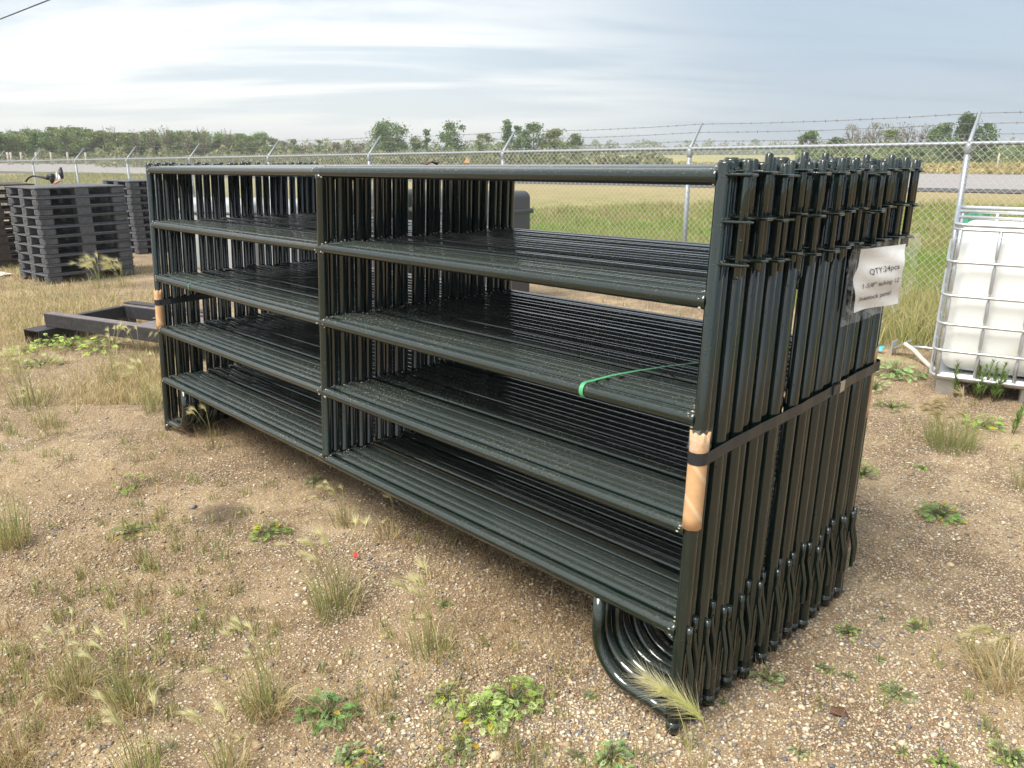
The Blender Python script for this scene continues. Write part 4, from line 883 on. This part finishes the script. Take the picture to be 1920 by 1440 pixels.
gp(648, 985, 70, 70, 50, 6, 'foxtails under the bottom rail near the middle post', name=FB, head_len=.06, dry=30, group='foxtail barley clumps')
gp(728, 1010, 60, 80, 50, 2, 'dry grass tuft under the bottom rail right of the middle post', STRAW, STRAW, dry=40)
gp(138, 1300, 110, 120, 170, 6, 'bushy half-dry grass clump at lower left', GRN+STRAW, STRAW+YGR, name=FB, head_len=.06, dry=120, group='foxtail barley clumps')
gp(252, 1330, 130, 110, 110, 5, 'leaning foxtail clump at the lower left', GRN+STRAW, YGR, name=FB, head_len=.075, dry=80, group='foxtail barley clumps')
gp(500, 1335, 135, 120, 120, 8, 'yellow-green foxtail clump left of the leafy weed', name=FB, head_len=.07, dry=150, group='foxtail barley clumps')
gp(265, 1455, 110, 130, 90, 6, 'foxtail clump cut by the bottom edge, left', name=FB, head_len=.075, dry=70, group='foxtail barley clumps')
gp(425, 1450, 110, 120, 60, 4, 'foxtail clump cut by the bottom edge near the leafy weeds', name=FB, head_len=.075, dry=70, group='foxtail barley clumps')
gp(30, 1440, 90, 90, 60, 2, 'brown dry grass tuft in the lower left corner', RUSTY, STRAW, dry=60)
for px, py, h_, w_, n_, lab in ((440, 1165, 55, 110, 110, 'short brown dry tuft left of the middle foxtail tuft'), (272, 1135, 50, 60, 70, 'small brown grass tuft at left, above the bushy clump'), (345, 1235, 45, 60, 60, 'small reddish dry tuft between two foxtail clumps'), (530, 1180, 40, 60, 50, 'thin brown tuft beside the middle foxtail tuft'), (700, 1330, 60, 130, 130, 'wide rusty dry tuft above the small leafy weeds'), (755, 1030, 40, 50, 40, 'brown tuft beside the bottom rail'), (820, 1085, 50, 40, 26, 'wispy dry stems below the bottom rail'), (15, 1190, 70, 70, 70, 'dark dry tuft at the left edge'), (240, 600, 22, 60, 60, 'low straw tuft behind the steel frame'), (1835, 1245, 20, 40, 30, 'short dry tuft left of the straggly right clump'), (1500, 640, 40, 60, 20, 'dry stems seen behind the stack')):
    gp(px, py, h_, w_, n_, 0, lab, RUSTY+STRAW, STRAW+RUSTY, name='dry_tuft', lean_=.6, group='dry grass tufts')
# the big foxtail in front of the right foot
fx = empty('foxtail_barley', G1(1318, 1452)); tag(fx, 'two big feathery foxtail heads curving left before the right foot', 'grass', 'foxtail barley clumps')
def curve3(P, n): P = np.array(P, float); t = np.linspace(0, 1, n)[:, None]; return (1-t)**3*P[0]+3*t*(1-t)**2*P[1]+3*t*t*(1-t)*P[2]+t**3*P[3]
def big_head(root, p_stem, p_head, awn, na, cols):
    st_ = curve3(p_stem, 12); sd = _rt*.0011; v = np.stack([st_-sd, st_+sd], 1).reshape(-1, 3); f = np.array([(2*i, 2*i+1, 2*i+3, 2*i+2) for i in range(11)]); c = np.repeat(np.linspace(0, 1, 12)[:, None]*np.array([(.46, .46, .14)])+np.linspace(1, 0, 12)[:, None]*np.array([(.34, .26, .12)]), 2, 0)
    link('stalk', np_mesh('stalk', v-np.array(root.location), f, M['blade'], c), root)
    hd = curve3(p_head, 40); AV = []; AC = []
    for k in range(na):
        i = int(rng.uniform(0, 38)); t = unit(hd[i+1]-hd[i]); rd_ = rng.normal(size=3); rd_ -= t*rd_.dot(t); rd_ = unit(rd_); aw = unit(t+rd_*rng.uniform(.10, 1.15)); ln = awn*rng.uniform(.6, 1.15); s_ = unit(np.cross(aw, _fw))*.00045; c = hd[i]; m_ = c+aw*ln*.5; e = c+unit(aw+t*.15+np.array([0, 0, -.12]))*ln
        AV += [c-s_, c+s_, e]; q = rng.uniform(.8, 1.15); AC += [np.array(cols[0])*q, np.array(cols[0])*q, np.array(cols[1])*q]
    for i in range(0, 38, 2): s_ = unit(np.cross(hd[i+1]-hd[i], _fw))*.0032*(1-i/60); AV += [hd[i]-s_, hd[i]+s_, hd[i+2]]; AC += [np.array(cols[0])*.95]*3
    A = np.array(AV)-np.array(root.location); link('seed_head', np_mesh('seed_head', A, np.arange(len(A)).reshape(-1, 3), M['blade'], np.array(AC)), root)
D0 = float((G1(1318, 1452)-CAM)@_fw)
A_ = lambda px, py, dd=0: at_depth(float(px), float(py), D0+dd)
big_head(fx, [G1(1318, 1452), A_(1322, 1420), A_(1328, 1380), A_(1318, 1350)], [A_(1318, 1350), A_(1296, 1326), A_(1272, 1306), A_(1240, 1292)], .10, 250, ((.58, .60, .18), (.80, .72, .50)))
big_head(fx, [G1(1300, 1455), A_(1296, 1420), A_(1284, 1350, .03), A_(1258, 1301, .03)], [A_(1262, 1306, .03), A_(1248, 1294, .03), A_(1232, 1284, .03), A_(1212, 1270, .03)], .085, 190, ((.64, .60, .28), (.84, .76, .56)))
m = 26; bb = np.tile(G1(1312, 1454)-np.array(fx.location), (m, 1))+rng.normal(0, .012, (m, 3))*[1, 1, 0]; parts = [blades(bb, rng.uniform(.04, .16, m), rng.uniform(0, 6.28, m), rng.uniform(.05, .5, m), np.full(m, .002), pick(YGR+STRAW, m), pick(STRAW, m))]; link('leaves', blade_mesh('leaves', parts, M['blade']), fx)

# leafy weeds
def leaf_shape():
    V = []; F = []
    def lobe(bx, by, ang, ln, w):
        o = len(V); c, s_ = math.cos(ang), math.sin(ang)
        for x, y in ((0, 0), (ln*.55, w), (ln, 0), (ln*.55, -w)): V.append((bx+x*c-y*s_, by+x*s_+y*c, 0))
        F.append((o, o+1, o+2, o+3))
    lobe(0, 0, 0, .55, .035)
    for k, (x, ln) in enumerate(((.28, .34), (.45, .36), (.60, .34))):
        for s_ in (-1, 1):
            a = s_*R(58-12*k); lobe(x*.9, 0, a, ln, .05)
            ex, ey = x*.9+ln*.45*math.cos(a), ln*.45*math.sin(a); lobe(ex, ey, a-s_*R(34), ln*.62, .042); lobe(ex, ey, a+s_*R(34), ln*.42, .036)
    lobe(.55, 0, 0, .48, .055); lobe(.68, 0, R(34), .30, .042); lobe(.68, 0, R(-34), .30, .042)
    return np.array(V), np.array(F)
LV, LF = leaf_shape()
def weed(px, py, rpx, label, n=26, cols=((.13, .21, .10), (.18, .27, .13), (.24, .32, .20), (.15, .25, .08)), yellow=.06, up=.55, name='leafy_weed', group='leafy weeds', squash=1.0):
    pos = G1(px, py); s_ = mpp(px, py)*rpx; o = empty(name, pos); tag(o, label, 'weed', group); Vs, Fs, Cs = [], [], []; off = 0; stem = MB()
    for k in range(int(n*1.9)):
        a = rng.uniform(0, 6.283); rr = s_*math.sqrt(rng.uniform(.02, 1))*.72; hz0 = s_*up*rng.uniform(.25, .9)*(1.15-rr/s_*.7); base = np.array([rr*math.cos(a), rr*math.sin(a), hz0]); sz = s_*rng.uniform(.26, .44); yaw = a+rng.normal(0, .6); pit = rng.uniform(-.15, .55)-.35*rr/s_; rol = rng.normal(0, .35)
        Mx = (Matrix.Rotation(yaw, 3, 'Z') @ Matrix.Rotation(-pit, 3, 'Y') @ Matrix.Rotation(rol, 3, 'X')); Vv = LV.copy(); Vv[:, 2] = -.18*Vv[:, 0]**2+.10*np.abs(Vv[:, 1]); Vv = (Vv*sz) @ np.array(Mx).T+base; Vs.append(Vv); Fs.append(LF+off); off += len(Vv)
        c = np.array(cols[rng.integers(0, len(cols))])*rng.uniform(1.25, 1.9)*np.array((1.08, 1.05, .82)) if rng.uniform() > yellow else np.array((.55, .42, .04)); cc = np.tile(c, (len(Vv), 1))*(.82+.36*LV[:, :1]); Cs.append(cc)
        stem.tube([(0, 0, 0), tuple(base*np.array([.5, .5, .75])), tuple(base)], [.0016, .0013, .001], 4, caps=False)
    link('leaves', np_mesh('leaves', np.concatenate(Vs), np.concatenate(Fs), M['leaf'], np.concatenate(Cs)), o); sm = stem.mesh('stems', M['leaf']); at_ = sm.color_attributes.new('Col', 'FLOAT_COLOR', 'POINT'); at_.data.foreach_set('color', np.tile(np.array([.16, .19, .08, 1.0], np.float32), len(sm.vertices))); link('stems', sm, o); return o
SAGE = ((.22, .29, .15), (.28, .34, .20), (.26, .34, .14), (.19, .29, .07))
weed(965, 1318, 62, 'largest grey-green lobed weed in the foreground, right plant of the pair', 44, SAGE+((.15, .25, .06),), .03)
weed(912, 1345, 60, 'large sage-green lobed weed with yellow leaf, below the largest one', 40, SAGE, .08)
weed(836, 1310, 42, 'small weed with yellow and grey-green leaves left of the big pair', 24, SAGE, .15)
weed(614, 1345, 62, 'dark green lobed weed at the bottom left of centre', 36, ((.09, .19, .06), (.12, .23, .08), (.11, .21, .10)), .04)
weed(733, 1350, 22, 'tiny green weed between two larger leafy weeds', 10)
weed(655, 1425, 42, 'green weed at the bottom edge, left of centre', 22)
weed(712, 1415, 24, 'tiny yellowing weed near the bottom edge', 9, yellow=.4)
weed(690, 1450, 36, 'weed cut by the bottom edge', 16)
weed(860, 1410, 44, 'fine-stemmed weed patch at the bottom centre', 16, yellow=.2)
weed(1148, 1425, 44, 'leafy weed at the bottom edge left of the right foot', 26)
weed(1082, 1418, 26, 'little weed left of the bottom edge weed', 9)
weed(1762, 968, 46, 'bushy green weed on the gravel right of the stack', 34, ((.12, .21, .07), (.15, .25, .09)))
weed(1680, 705, 50, 'lacy green weed between stack and tote', 34, ((.17, .27, .12), (.20, .30, .15)), .02, .7)
weed(1640, 730, 34, 'lacy green weed tight behind the stack corner', 18, ((.17, .27, .12), (.20, .30, .15)), .02, .7)
weed(1618, 892, 34, 'bright weed at the right rear corner of the stack', 22, ((.14, .26, .06), (.18, .30, .08)), .05, .8)
weed(1730, 880, 18, 'tiny bright green weed right of the stack', 12, ((.16, .32, .05), (.2, .36, .07)))
weed(505, 1003, 42, 'low green weed in front of the left bay', 26, ((.12, .20, .05), (.15, .24, .06)), .02, .4)
weed(250, 1000, 42, 'low spreading weed at left', 22, ((.13, .19, .06), (.18, .22, .08)), .03, .4)
weed(255, 915, 44, 'broad-leaved weed near the left of the stack', 12, ((.17, .24, .06), (.14, .21, .06)), 0, .6)
weed(1590, 1188, 28, 'small sage weed right of the end hooks', 18, ((.20, .30, .12), (.17, .27, .10)))
weed(1718, 1178, 24, 'small bright weed alone on the right gravel', 14, ((.15, .28, .05), (.19, .32, .07)))
weed(1546, 1255, 20, 'small green weed nearer than the sage weed', 12, ((.14, .24, .06), (.12, .22, .05)))
weed(1440, 1275, 36, 'grey fine-leaved weed against the stack feet', 26, ((.22, .27, .18), (.18, .23, .13)), 0, .6)
weed(1356, 1318, 16, 'tiny weed beside the front end post', 9)
weed(1682, 1300, 38, 'flat grey weed on the right gravel', 24, ((.18, .22, .13), (.15, .20, .10)), 0, .2)
weed(1648, 1238, 16, 'tiny weed above the flat grey weed', 8)
weed(1590, 1270, 20, 'trailing green weed left of the flat grey one', 9)
weed(1690, 1412, 20, 'small weed low on the right', 10, ((.18, .30, .05), (.15, .26, .06)))
weed(1764, 1430, 30, 'green weed at the bottom edge right', 18, ((.18, .30, .06), (.15, .26, .06)))
weed(1895, 1425, 44, 'grey-green weed in the bottom right corner', 28, SAGE)
weed(1500, 1410, 24, 'small thin weed at the bottom, right of the foot', 10)
weed(1845, 800, 42, 'green weed right of the dense foxtail clump', 24, ((.15, .26, .07), (.19, .29, .10)))
weed(1670, 765, 36, 'reddish green low weed right of the stack', 16, ((.18, .20, .09), (.15, .22, .08)))
weed(1655, 1160, 12, 'tiny sprig on the right gravel', 7)
weed(832, 1138, 22, 'small weed in front of the bottom rail', 12)
weed(1000-165, 1165-30, 14, 'tiny sprig by the small weed', 7)
weed(965, 1165, 10, 'tiny seedling on the sandy patch', 6); weed(1105, 1310, 22, 'small sprig on the sand left of the right foot', 9)
weed(95, 650, 34, 'light green weed before the box tube of the frame', 20, ((.22, .33, .08), (.26, .36, .12)), .02, .7)
weed(130, 652, 38, 'light green bushy weed under the steel frame', 24, ((.22, .33, .08), (.26, .36, .12)), .02, .7)
weed(40, 665, 30, 'yellow-green weed left of the steel frame', 16, ((.28, .36, .08), (.24, .33, .08)), .05, .6)
weed(75, 685, 40, 'pale sage weed patch near the left edge', 24, SAGE, 0, .5)
weed(190, 660, 44, 'yellow-green weed along the near beam of the frame', 22, ((.24, .33, .08), (.28, .36, .11)), .05, .7)
weed(655, 875, 26, 'small weed under the lowest rail', 10); weed(590, 905, 26, 'small green weed left of the middle post', 12)
# leafy stalks before the tote
def stalk_plant(px, py, hpx, n, label):
    pos = G1(px, py); s_ = mpp(px, py); o = empty('leafy_stalk', pos); tag(o, label, 'weed', 'leafy stalks before the tote'); st_ = MB(); parts = []
    for k in range(n):
        a = rng.uniform(0, 6.28); h_ = hpx*s_*rng.uniform(.65, 1.05); q = h_*.16; b0 = rng.normal(0, .025, 2); top = np.array([b0[0]+q*math.cos(a), b0[1]+q*math.sin(a), h_]); st_.tube([(b0[0], b0[1], 0), tuple((top+np.array([b0[0], b0[1], 0]))/2), tuple(top)], [.0028, .0022, .0012], 4)
        m_ = 42; f = rng.uniform(.12, 1, m_); B_ = np.array([b0[0], b0[1], 0])+np.outer(f, top-np.array([b0[0], b0[1], 0])); parts.append(blades(B_, np.full(m_, .062)*(1.15-f*.6), rng.uniform(0, 6.28, m_), rng.uniform(.5, .85, m_), np.full(m_, .007), pick([(.17, .27, .07), (.22, .32, .10), (.13, .22, .06)], m_), pick([(.26, .36, .11), (.2, .3, .08)], m_)))
    link('leaves', blade_mesh('leaves', parts, M['leaf']), o); sm = st_.mesh('stems', M['leaf']); at_ = sm.color_attributes.new('Col', 'FLOAT_COLOR', 'POINT'); at_.data.foreach_set('color', np.tile(np.array([.20, .24, .08, 1.0], np.float32), len(sm.vertices))); link('stems', sm, o)
stalk_plant(1786, 742, 74, 3, 'upright leafy stalks at the left foot of the tote'); stalk_plant(1832, 748, 84, 5, 'taller leafy stalks before the middle of the tote'); stalk_plant(1862, 752, 76, 5, 'thick leafy stalks left of the tote valve')
stalk_plant(1898, 812, 60, 2, 'thin yellowish stalk below the tote valve')

# ------------------------------------------------------------------ stuff: gravel, litter, short grass
def screen_pts(n, y0, y1, x0=-260, x1=2180, pw=1.0):
    px = rng.uniform(x0, x1, n); py = y0+(y1-y0)*rng.uniform(0, 1, n)**pw; return ground_at(px, py)
def noise2(x, y, s): return .5+.25*np.sin(x*s+1.7*np.sin(y*s*.8+.3))+.25*np.sin(y*s*1.3+1.3*np.sin(x*s*.9+2.1))
def dist_of(P): return (P-CAM)@_fw
PEB = np.array([(.55, .43, .29), (.62, .52, .37), (.48, .36, .24), (.42, .30, .19), (.70, .63, .50), (.17, .16, .17), (.24, .22, .21), (.36, .22, .14), (.52, .46, .38), (.60, .48, .30), (.66, .54, .36), (.30, .26, .22)])
OCT = np.array([(1, 0, 0), (-1, 0, 0), (0, 1, 0), (0, -1, 0), (0, 0, 1), (0, 0, -1)], float); OF = np.array([(0, 2, 4), (2, 1, 4), (1, 3, 4), (3, 0, 4), (2, 0, 5), (1, 2, 5), (3, 1, 5), (0, 3, 5)])
def pebbles(P, r):
    n = len(P); S = rng.uniform(.6, 1.25, (n, 6, 1)); V = OCT[None]*S*r[:, None, None]*np.array([1.1, .85, .55]); a = rng.uniform(0, 6.283, n); c, s_ = np.cos(a)[:, None], np.sin(a)[:, None]
    x = V[..., 0]*c-V[..., 1]*s_; y = V[..., 0]*s_+V[..., 1]*c; tl_ = rng.normal(0, .25, (n, 1)); z = V[..., 2]+x*tl_; V = np.stack([x, y, z], -1)+P[:, None]+np.array([0, 0, 1])*(r*.22)[:, None, None]; F = (OF[None]+6*np.arange(n)[:, None, None]).reshape(-1, 3); C = np.repeat(pick(PEB, n, .18), 6, 0); return V.reshape(-1, 3), F, C
P = screen_pts(170000, 545, 1520, pw=.8); inside = (P[:, 0]*-.0986+P[:, 1]*.995) < 6.9; P = P[inside]; d = dist_of(P)
dens = np.where(P[:, 0] > 3.0, 1, .80)*np.clip(.12+1.2*noise2(P[:, 0], P[:, 1], 2.3)*noise2(P[:, 0]+2, P[:, 1]-1, 4.7)*1.7, 0, 1); keep = rng.uniform(size=len(P)) < dens; P = P[keep]; d = d[keep]
r = np.clip(np.exp(rng.normal(np.log(.0040), .45, len(P))), .0018, .013); r = np.maximum(r, d/FPX*.75)
V, F, C = pebbles(P, r); o = link('gravel', np_mesh('gravel', V, F, M['pebble'], C)); tag(o, 'loose tan and grey gravel chips strewn over the yard', 'gravel', None, 'stuff')
# the largest stones, one by one
import bmesh
stone_me = []
for k in range(12):
    bm = bmesh.new(); bmesh.ops.create_icosphere(bm, subdivisions=1, radius=1); rk = random.Random(k)
    for v in bm.verts: v.co = v.co*rk.uniform(.75, 1.15); v.co.x *= 1.15; v.co.y *= .9; v.co.z *= .55
    me = bpy.data.meshes.new('stone'); bm.to_mesh(me); bm.free(); me.polygons.foreach_set('use_smooth', [True]*len(me.polygons))
    c = PEB[k] if k != 5 else np.array((.14, .14, .155)); me.materials.append(simple(f'stone_{("tan","cream","ochre","brown","white","slate","grey","red","buff","gold","sand","dun")[k]}', tuple(c), .7, 0, .2, 3, .3, 8)); stone_me.append(me)
SP = screen_pts(290, 760, 1430, 0, 1920, .75); SP = SP[(SP[:, 1] < -.05) | (SP[:, 0] > 3.95)]
for k, q in enumerate(SP):
    rr = float(np.clip(np.exp(rng.normal(np.log(.0105), .28)), .007, .022)); o = link('stone', stone_me[rng.integers(0, 12)], ground); o.location = (q[0], q[1], q[2]+rr*.18); o.scale = (rr, rr, rr); o.rotation_euler = (rng.normal(0, .2), rng.normal(0, .2), rng.uniform(0, 6.28))
# lying straw and short dry stubble
P = screen_pts(85000, 540, 1520, pw=.9); inside = (P[:, 0]*-.0986+P[:, 1]*.995) < 6.6; P = P[inside]
w_ = np.clip(noise2(P[:, 0], P[:, 1], 1.9)*.9+noise2(P[:, 0]+5, P[:, 1], 5.1)*.9-.45, 0, 1)*np.where((P[:, 0] > 3.4) & (P[:, 1] > -.3), .16, 1.0)*np.where((P[:, 0] < 1.0), 1.6, .9)
keep = rng.uniform(size=len(P)) < w_; P = P[keep]; n = len(P); d = dist_of(P)
hh = rng.uniform(.025, .15, n)*np.clip(d/3.5, .75, 1.4); ln = np.where(rng.uniform(size=n) < .72, rng.uniform(.98, 1.08, n), rng.uniform(.3, .9, n)); parts = [blades(P+np.array([0, 0, .003]), hh, rng.uniform(0, 6.28, n), ln, np.maximum(.0017, d/FPX*.55), pick(STRAW+RUSTY+RUSTY, n), pick(STRAW+RUSTY, n))]
o = link('dry_grass', blade_mesh('dry_grass', parts, M['blade'])); tag(o, 'short dry straw and stubble lying over the gravel', 'dry grass', None, 'stuff')
# small seedlings and thin green weeds
P = screen_pts(2200, 560, 1500); inside = (P[:, 0]*-.0986+P[:, 1]*.995) < 6.6; P = P[inside]; w_ = np.clip(noise2(P[:, 0]+3, P[:, 1]+1, 2.7)*1.6-.55, .03, 1)*np.where((P[:, 0] > 3.4) & (P[:, 1] > -.3), .2, 1); P = P[rng.uniform(size=len(P)) < w_]
P = np.repeat(P, 14, 0)+rng.normal(0, .016, (len(P)*14, 3))*[1, 1, 0]; n = len(P); d = dist_of(P); parts = [blades(P, rng.uniform(.02, .08, n), rng.uniform(0, 6.28, n), rng.uniform(.1, .8, n), np.maximum(.0035, d/FPX*.8), pick(GRN+YGR, n), pick(YGR+GRN, n))]
o = link('seedlings', blade_mesh('seedlings', parts, M['leaf'])); tag(o, 'tiny green seedlings scattered over the yard', 'weeds', None, 'stuff')
# straw-coloured and green grass round the pallets and the frame
P = screen_pts(60000, 500, 760, -260, 330); w_ = np.clip(noise2(P[:, 0], P[:, 1], 1.3)*1.7-.3, .05, 1); P = P[rng.uniform(size=len(P)) < w_]; n = len(P); d = dist_of(P); mixg = rng.uniform(size=(n, 1)) < .42*noise2(P[:, :1]*1.7, P[:, 1:2]*1.7, 1.1)
cb_ = np.where(mixg, pick(GRN+YGR, n), pick(STRAW, n)); ct_ = np.where(mixg, pick(YGR, n), pick(STRAW, n)); parts = [blades(P, rng.uniform(.03, .115, n), rng.uniform(0, 6.28, n), rng.uniform(.3, 1.0, n), np.maximum(.004, d/FPX*.8), cb_, ct_)]
o = link('yard_grass', blade_mesh('yard_grass', parts, M['blade'])); tag(o, 'thin straw-yellow and green grass around pallets and steel frame', 'grass', None, 'stuff')
# grass between the yard fence and the road
def strip_pts(n, px0, px1, dlo, dhi): 
    px = rng.uniform(px0, px1, n); t = rng.uniform(size=n); dd = dlo+(dhi-dlo)*t; P = at_depth(px, np.full(n, 400.), 1.0)-CAM; hx = P/np.linalg.norm(P[:, :2], axis=1)[:, None]; P = CAM+hx*dd[:, None]; P[:, 2] = gz(P[:, 0], P[:, 1]); return P
P = strip_pts(150000, 620, 2150, 8.0, 21); fd = P[:, 0]*-.0986+P[:, 1]*.995; rdv = road_d(P[:, 0], P[:, 1]); k = (fd > 6.4) & (rdv < -1.0); P = P[k]; rdv = rdv[k]; fd = fd[k]; n = len(P); d = dist_of(P)
g = noise2(P[:, 0]*.9, P[:, 1]*.9, 1.0); g = .55*g+.45*noise2(P[:, 0]*3.1, P[:, 1]*3.1, 1.0); dryf = np.clip(.05+.85*(1-g)+np.clip((rdv+6)/5, 0, 1)*.6, 0, .97)[:, None]; mixd = rng.uniform(size=(n, 1)) < dryf
hgtv = rng.uniform(.05, .20, n)*(.5+noise2(P[:, 0]*4, P[:, 1]*4, 1.0))*(1+.7*np.exp(-((fd-7.2)/.5)**2)); cb_ = np.where(mixd, pick([(.40, .33, .14), (.33, .27, .11), (.36, .31, .16)], n), pick([(.15, .29, .035), (.20, .35, .045), (.25, .38, .06)], n)); ct_ = np.where(mixd, pick([(.46, .39, .18), (.38, .33, .13)], n), pick([(.25, .37, .06), (.32, .41, .09)], n))
parts = [blades(P, hgtv, rng.uniform(0, 6.28, n), rng.uniform(.1, .85, n), np.maximum(.006, d/FPX*.9), cb_, ct_)]
o = link('roadside_grass', blade_mesh('roadside_grass', parts, M['blade'])); tag(o, 'green and straw coloured grass between the fence and the road', 'grass', None, 'stuff')
P = strip_pts(26000, -250, 330, 22, 44); rdv = road_d(P[:, 0], P[:, 1]); fd = P[:, 0]*-.0986+P[:, 1]*.995; k = (fd > 7.1) & (rdv < -.9); P = P[k]; n = len(P); d = dist_of(P); parts = [blades(P, rng.uniform(.08, .22, n), rng.uniform(0, 6.28, n), rng.uniform(.1, .8, n), d/FPX*1.1, pick([(.30, .30, .08), (.24, .27, .07), (.36, .32, .11)], n), pick([(.36, .36, .11), (.30, .33, .09)], n))]
o = link('verge_grass', blade_mesh('verge_grass', parts, M['blade'])); tag(o, 'yellow-green verge grass below the road at left', 'grass', None, 'stuff')
# tall weeds on the yard side of the fence, right of the stack
P = screen_pts(9000, 548, 660, 1600, 1800); fd = P[:, 0]*-.0986+P[:, 1]*.995; P = P[(fd > 4.9) & (fd < 7.2)]; w_ = np.clip((P[:, 0]*-.0986+P[:, 1]*.995-4.6)/2.2, 0, 1); P = P[rng.uniform(size=len(P)) < w_]; n = len(P); parts = [blades(P, rng.uniform(.10, .42, n), np.where(rng.uniform(size=n) < .4, WIND, rng.uniform(0, 6.28, n)), rng.uniform(.1, .8, n), np.full(n, .007), pick(GRN+YGR, n), pick(YGR+STRAW, n))]
o = link('fence_weeds', blade_mesh('fence_weeds', parts, M['blade'])); tag(o, 'tall yellow-green weeds along the fence right of the stack', 'weeds', None, 'stuff')

# ------------------------------------------------------------------ thin haze over the plain
hm = bpy.data.materials.new('haze_air'); hm.use_nodes = True; ht = hm.node_tree; ht.nodes.clear()
ho = ht.nodes.new('ShaderNodeOutputMaterial'); hv = ht.nodes.new('ShaderNodeVolumePrincipled'); ht.links.new(hv.outputs[0], ho.inputs['Volume'])
hv.inputs['Color'].default_value = (.90, .93, .96, 1); hv.inputs['Density'].default_value = .0011; hv.inputs['Anisotropy'].default_value = .2
b = MB(); b.box((-3700, -700, -1.8), (3100, 4300, 14)); hzo = b.obj('haze', hm); tag(hzo, 'thin pale haze over the far plain', 'haze', None, 'stuff')
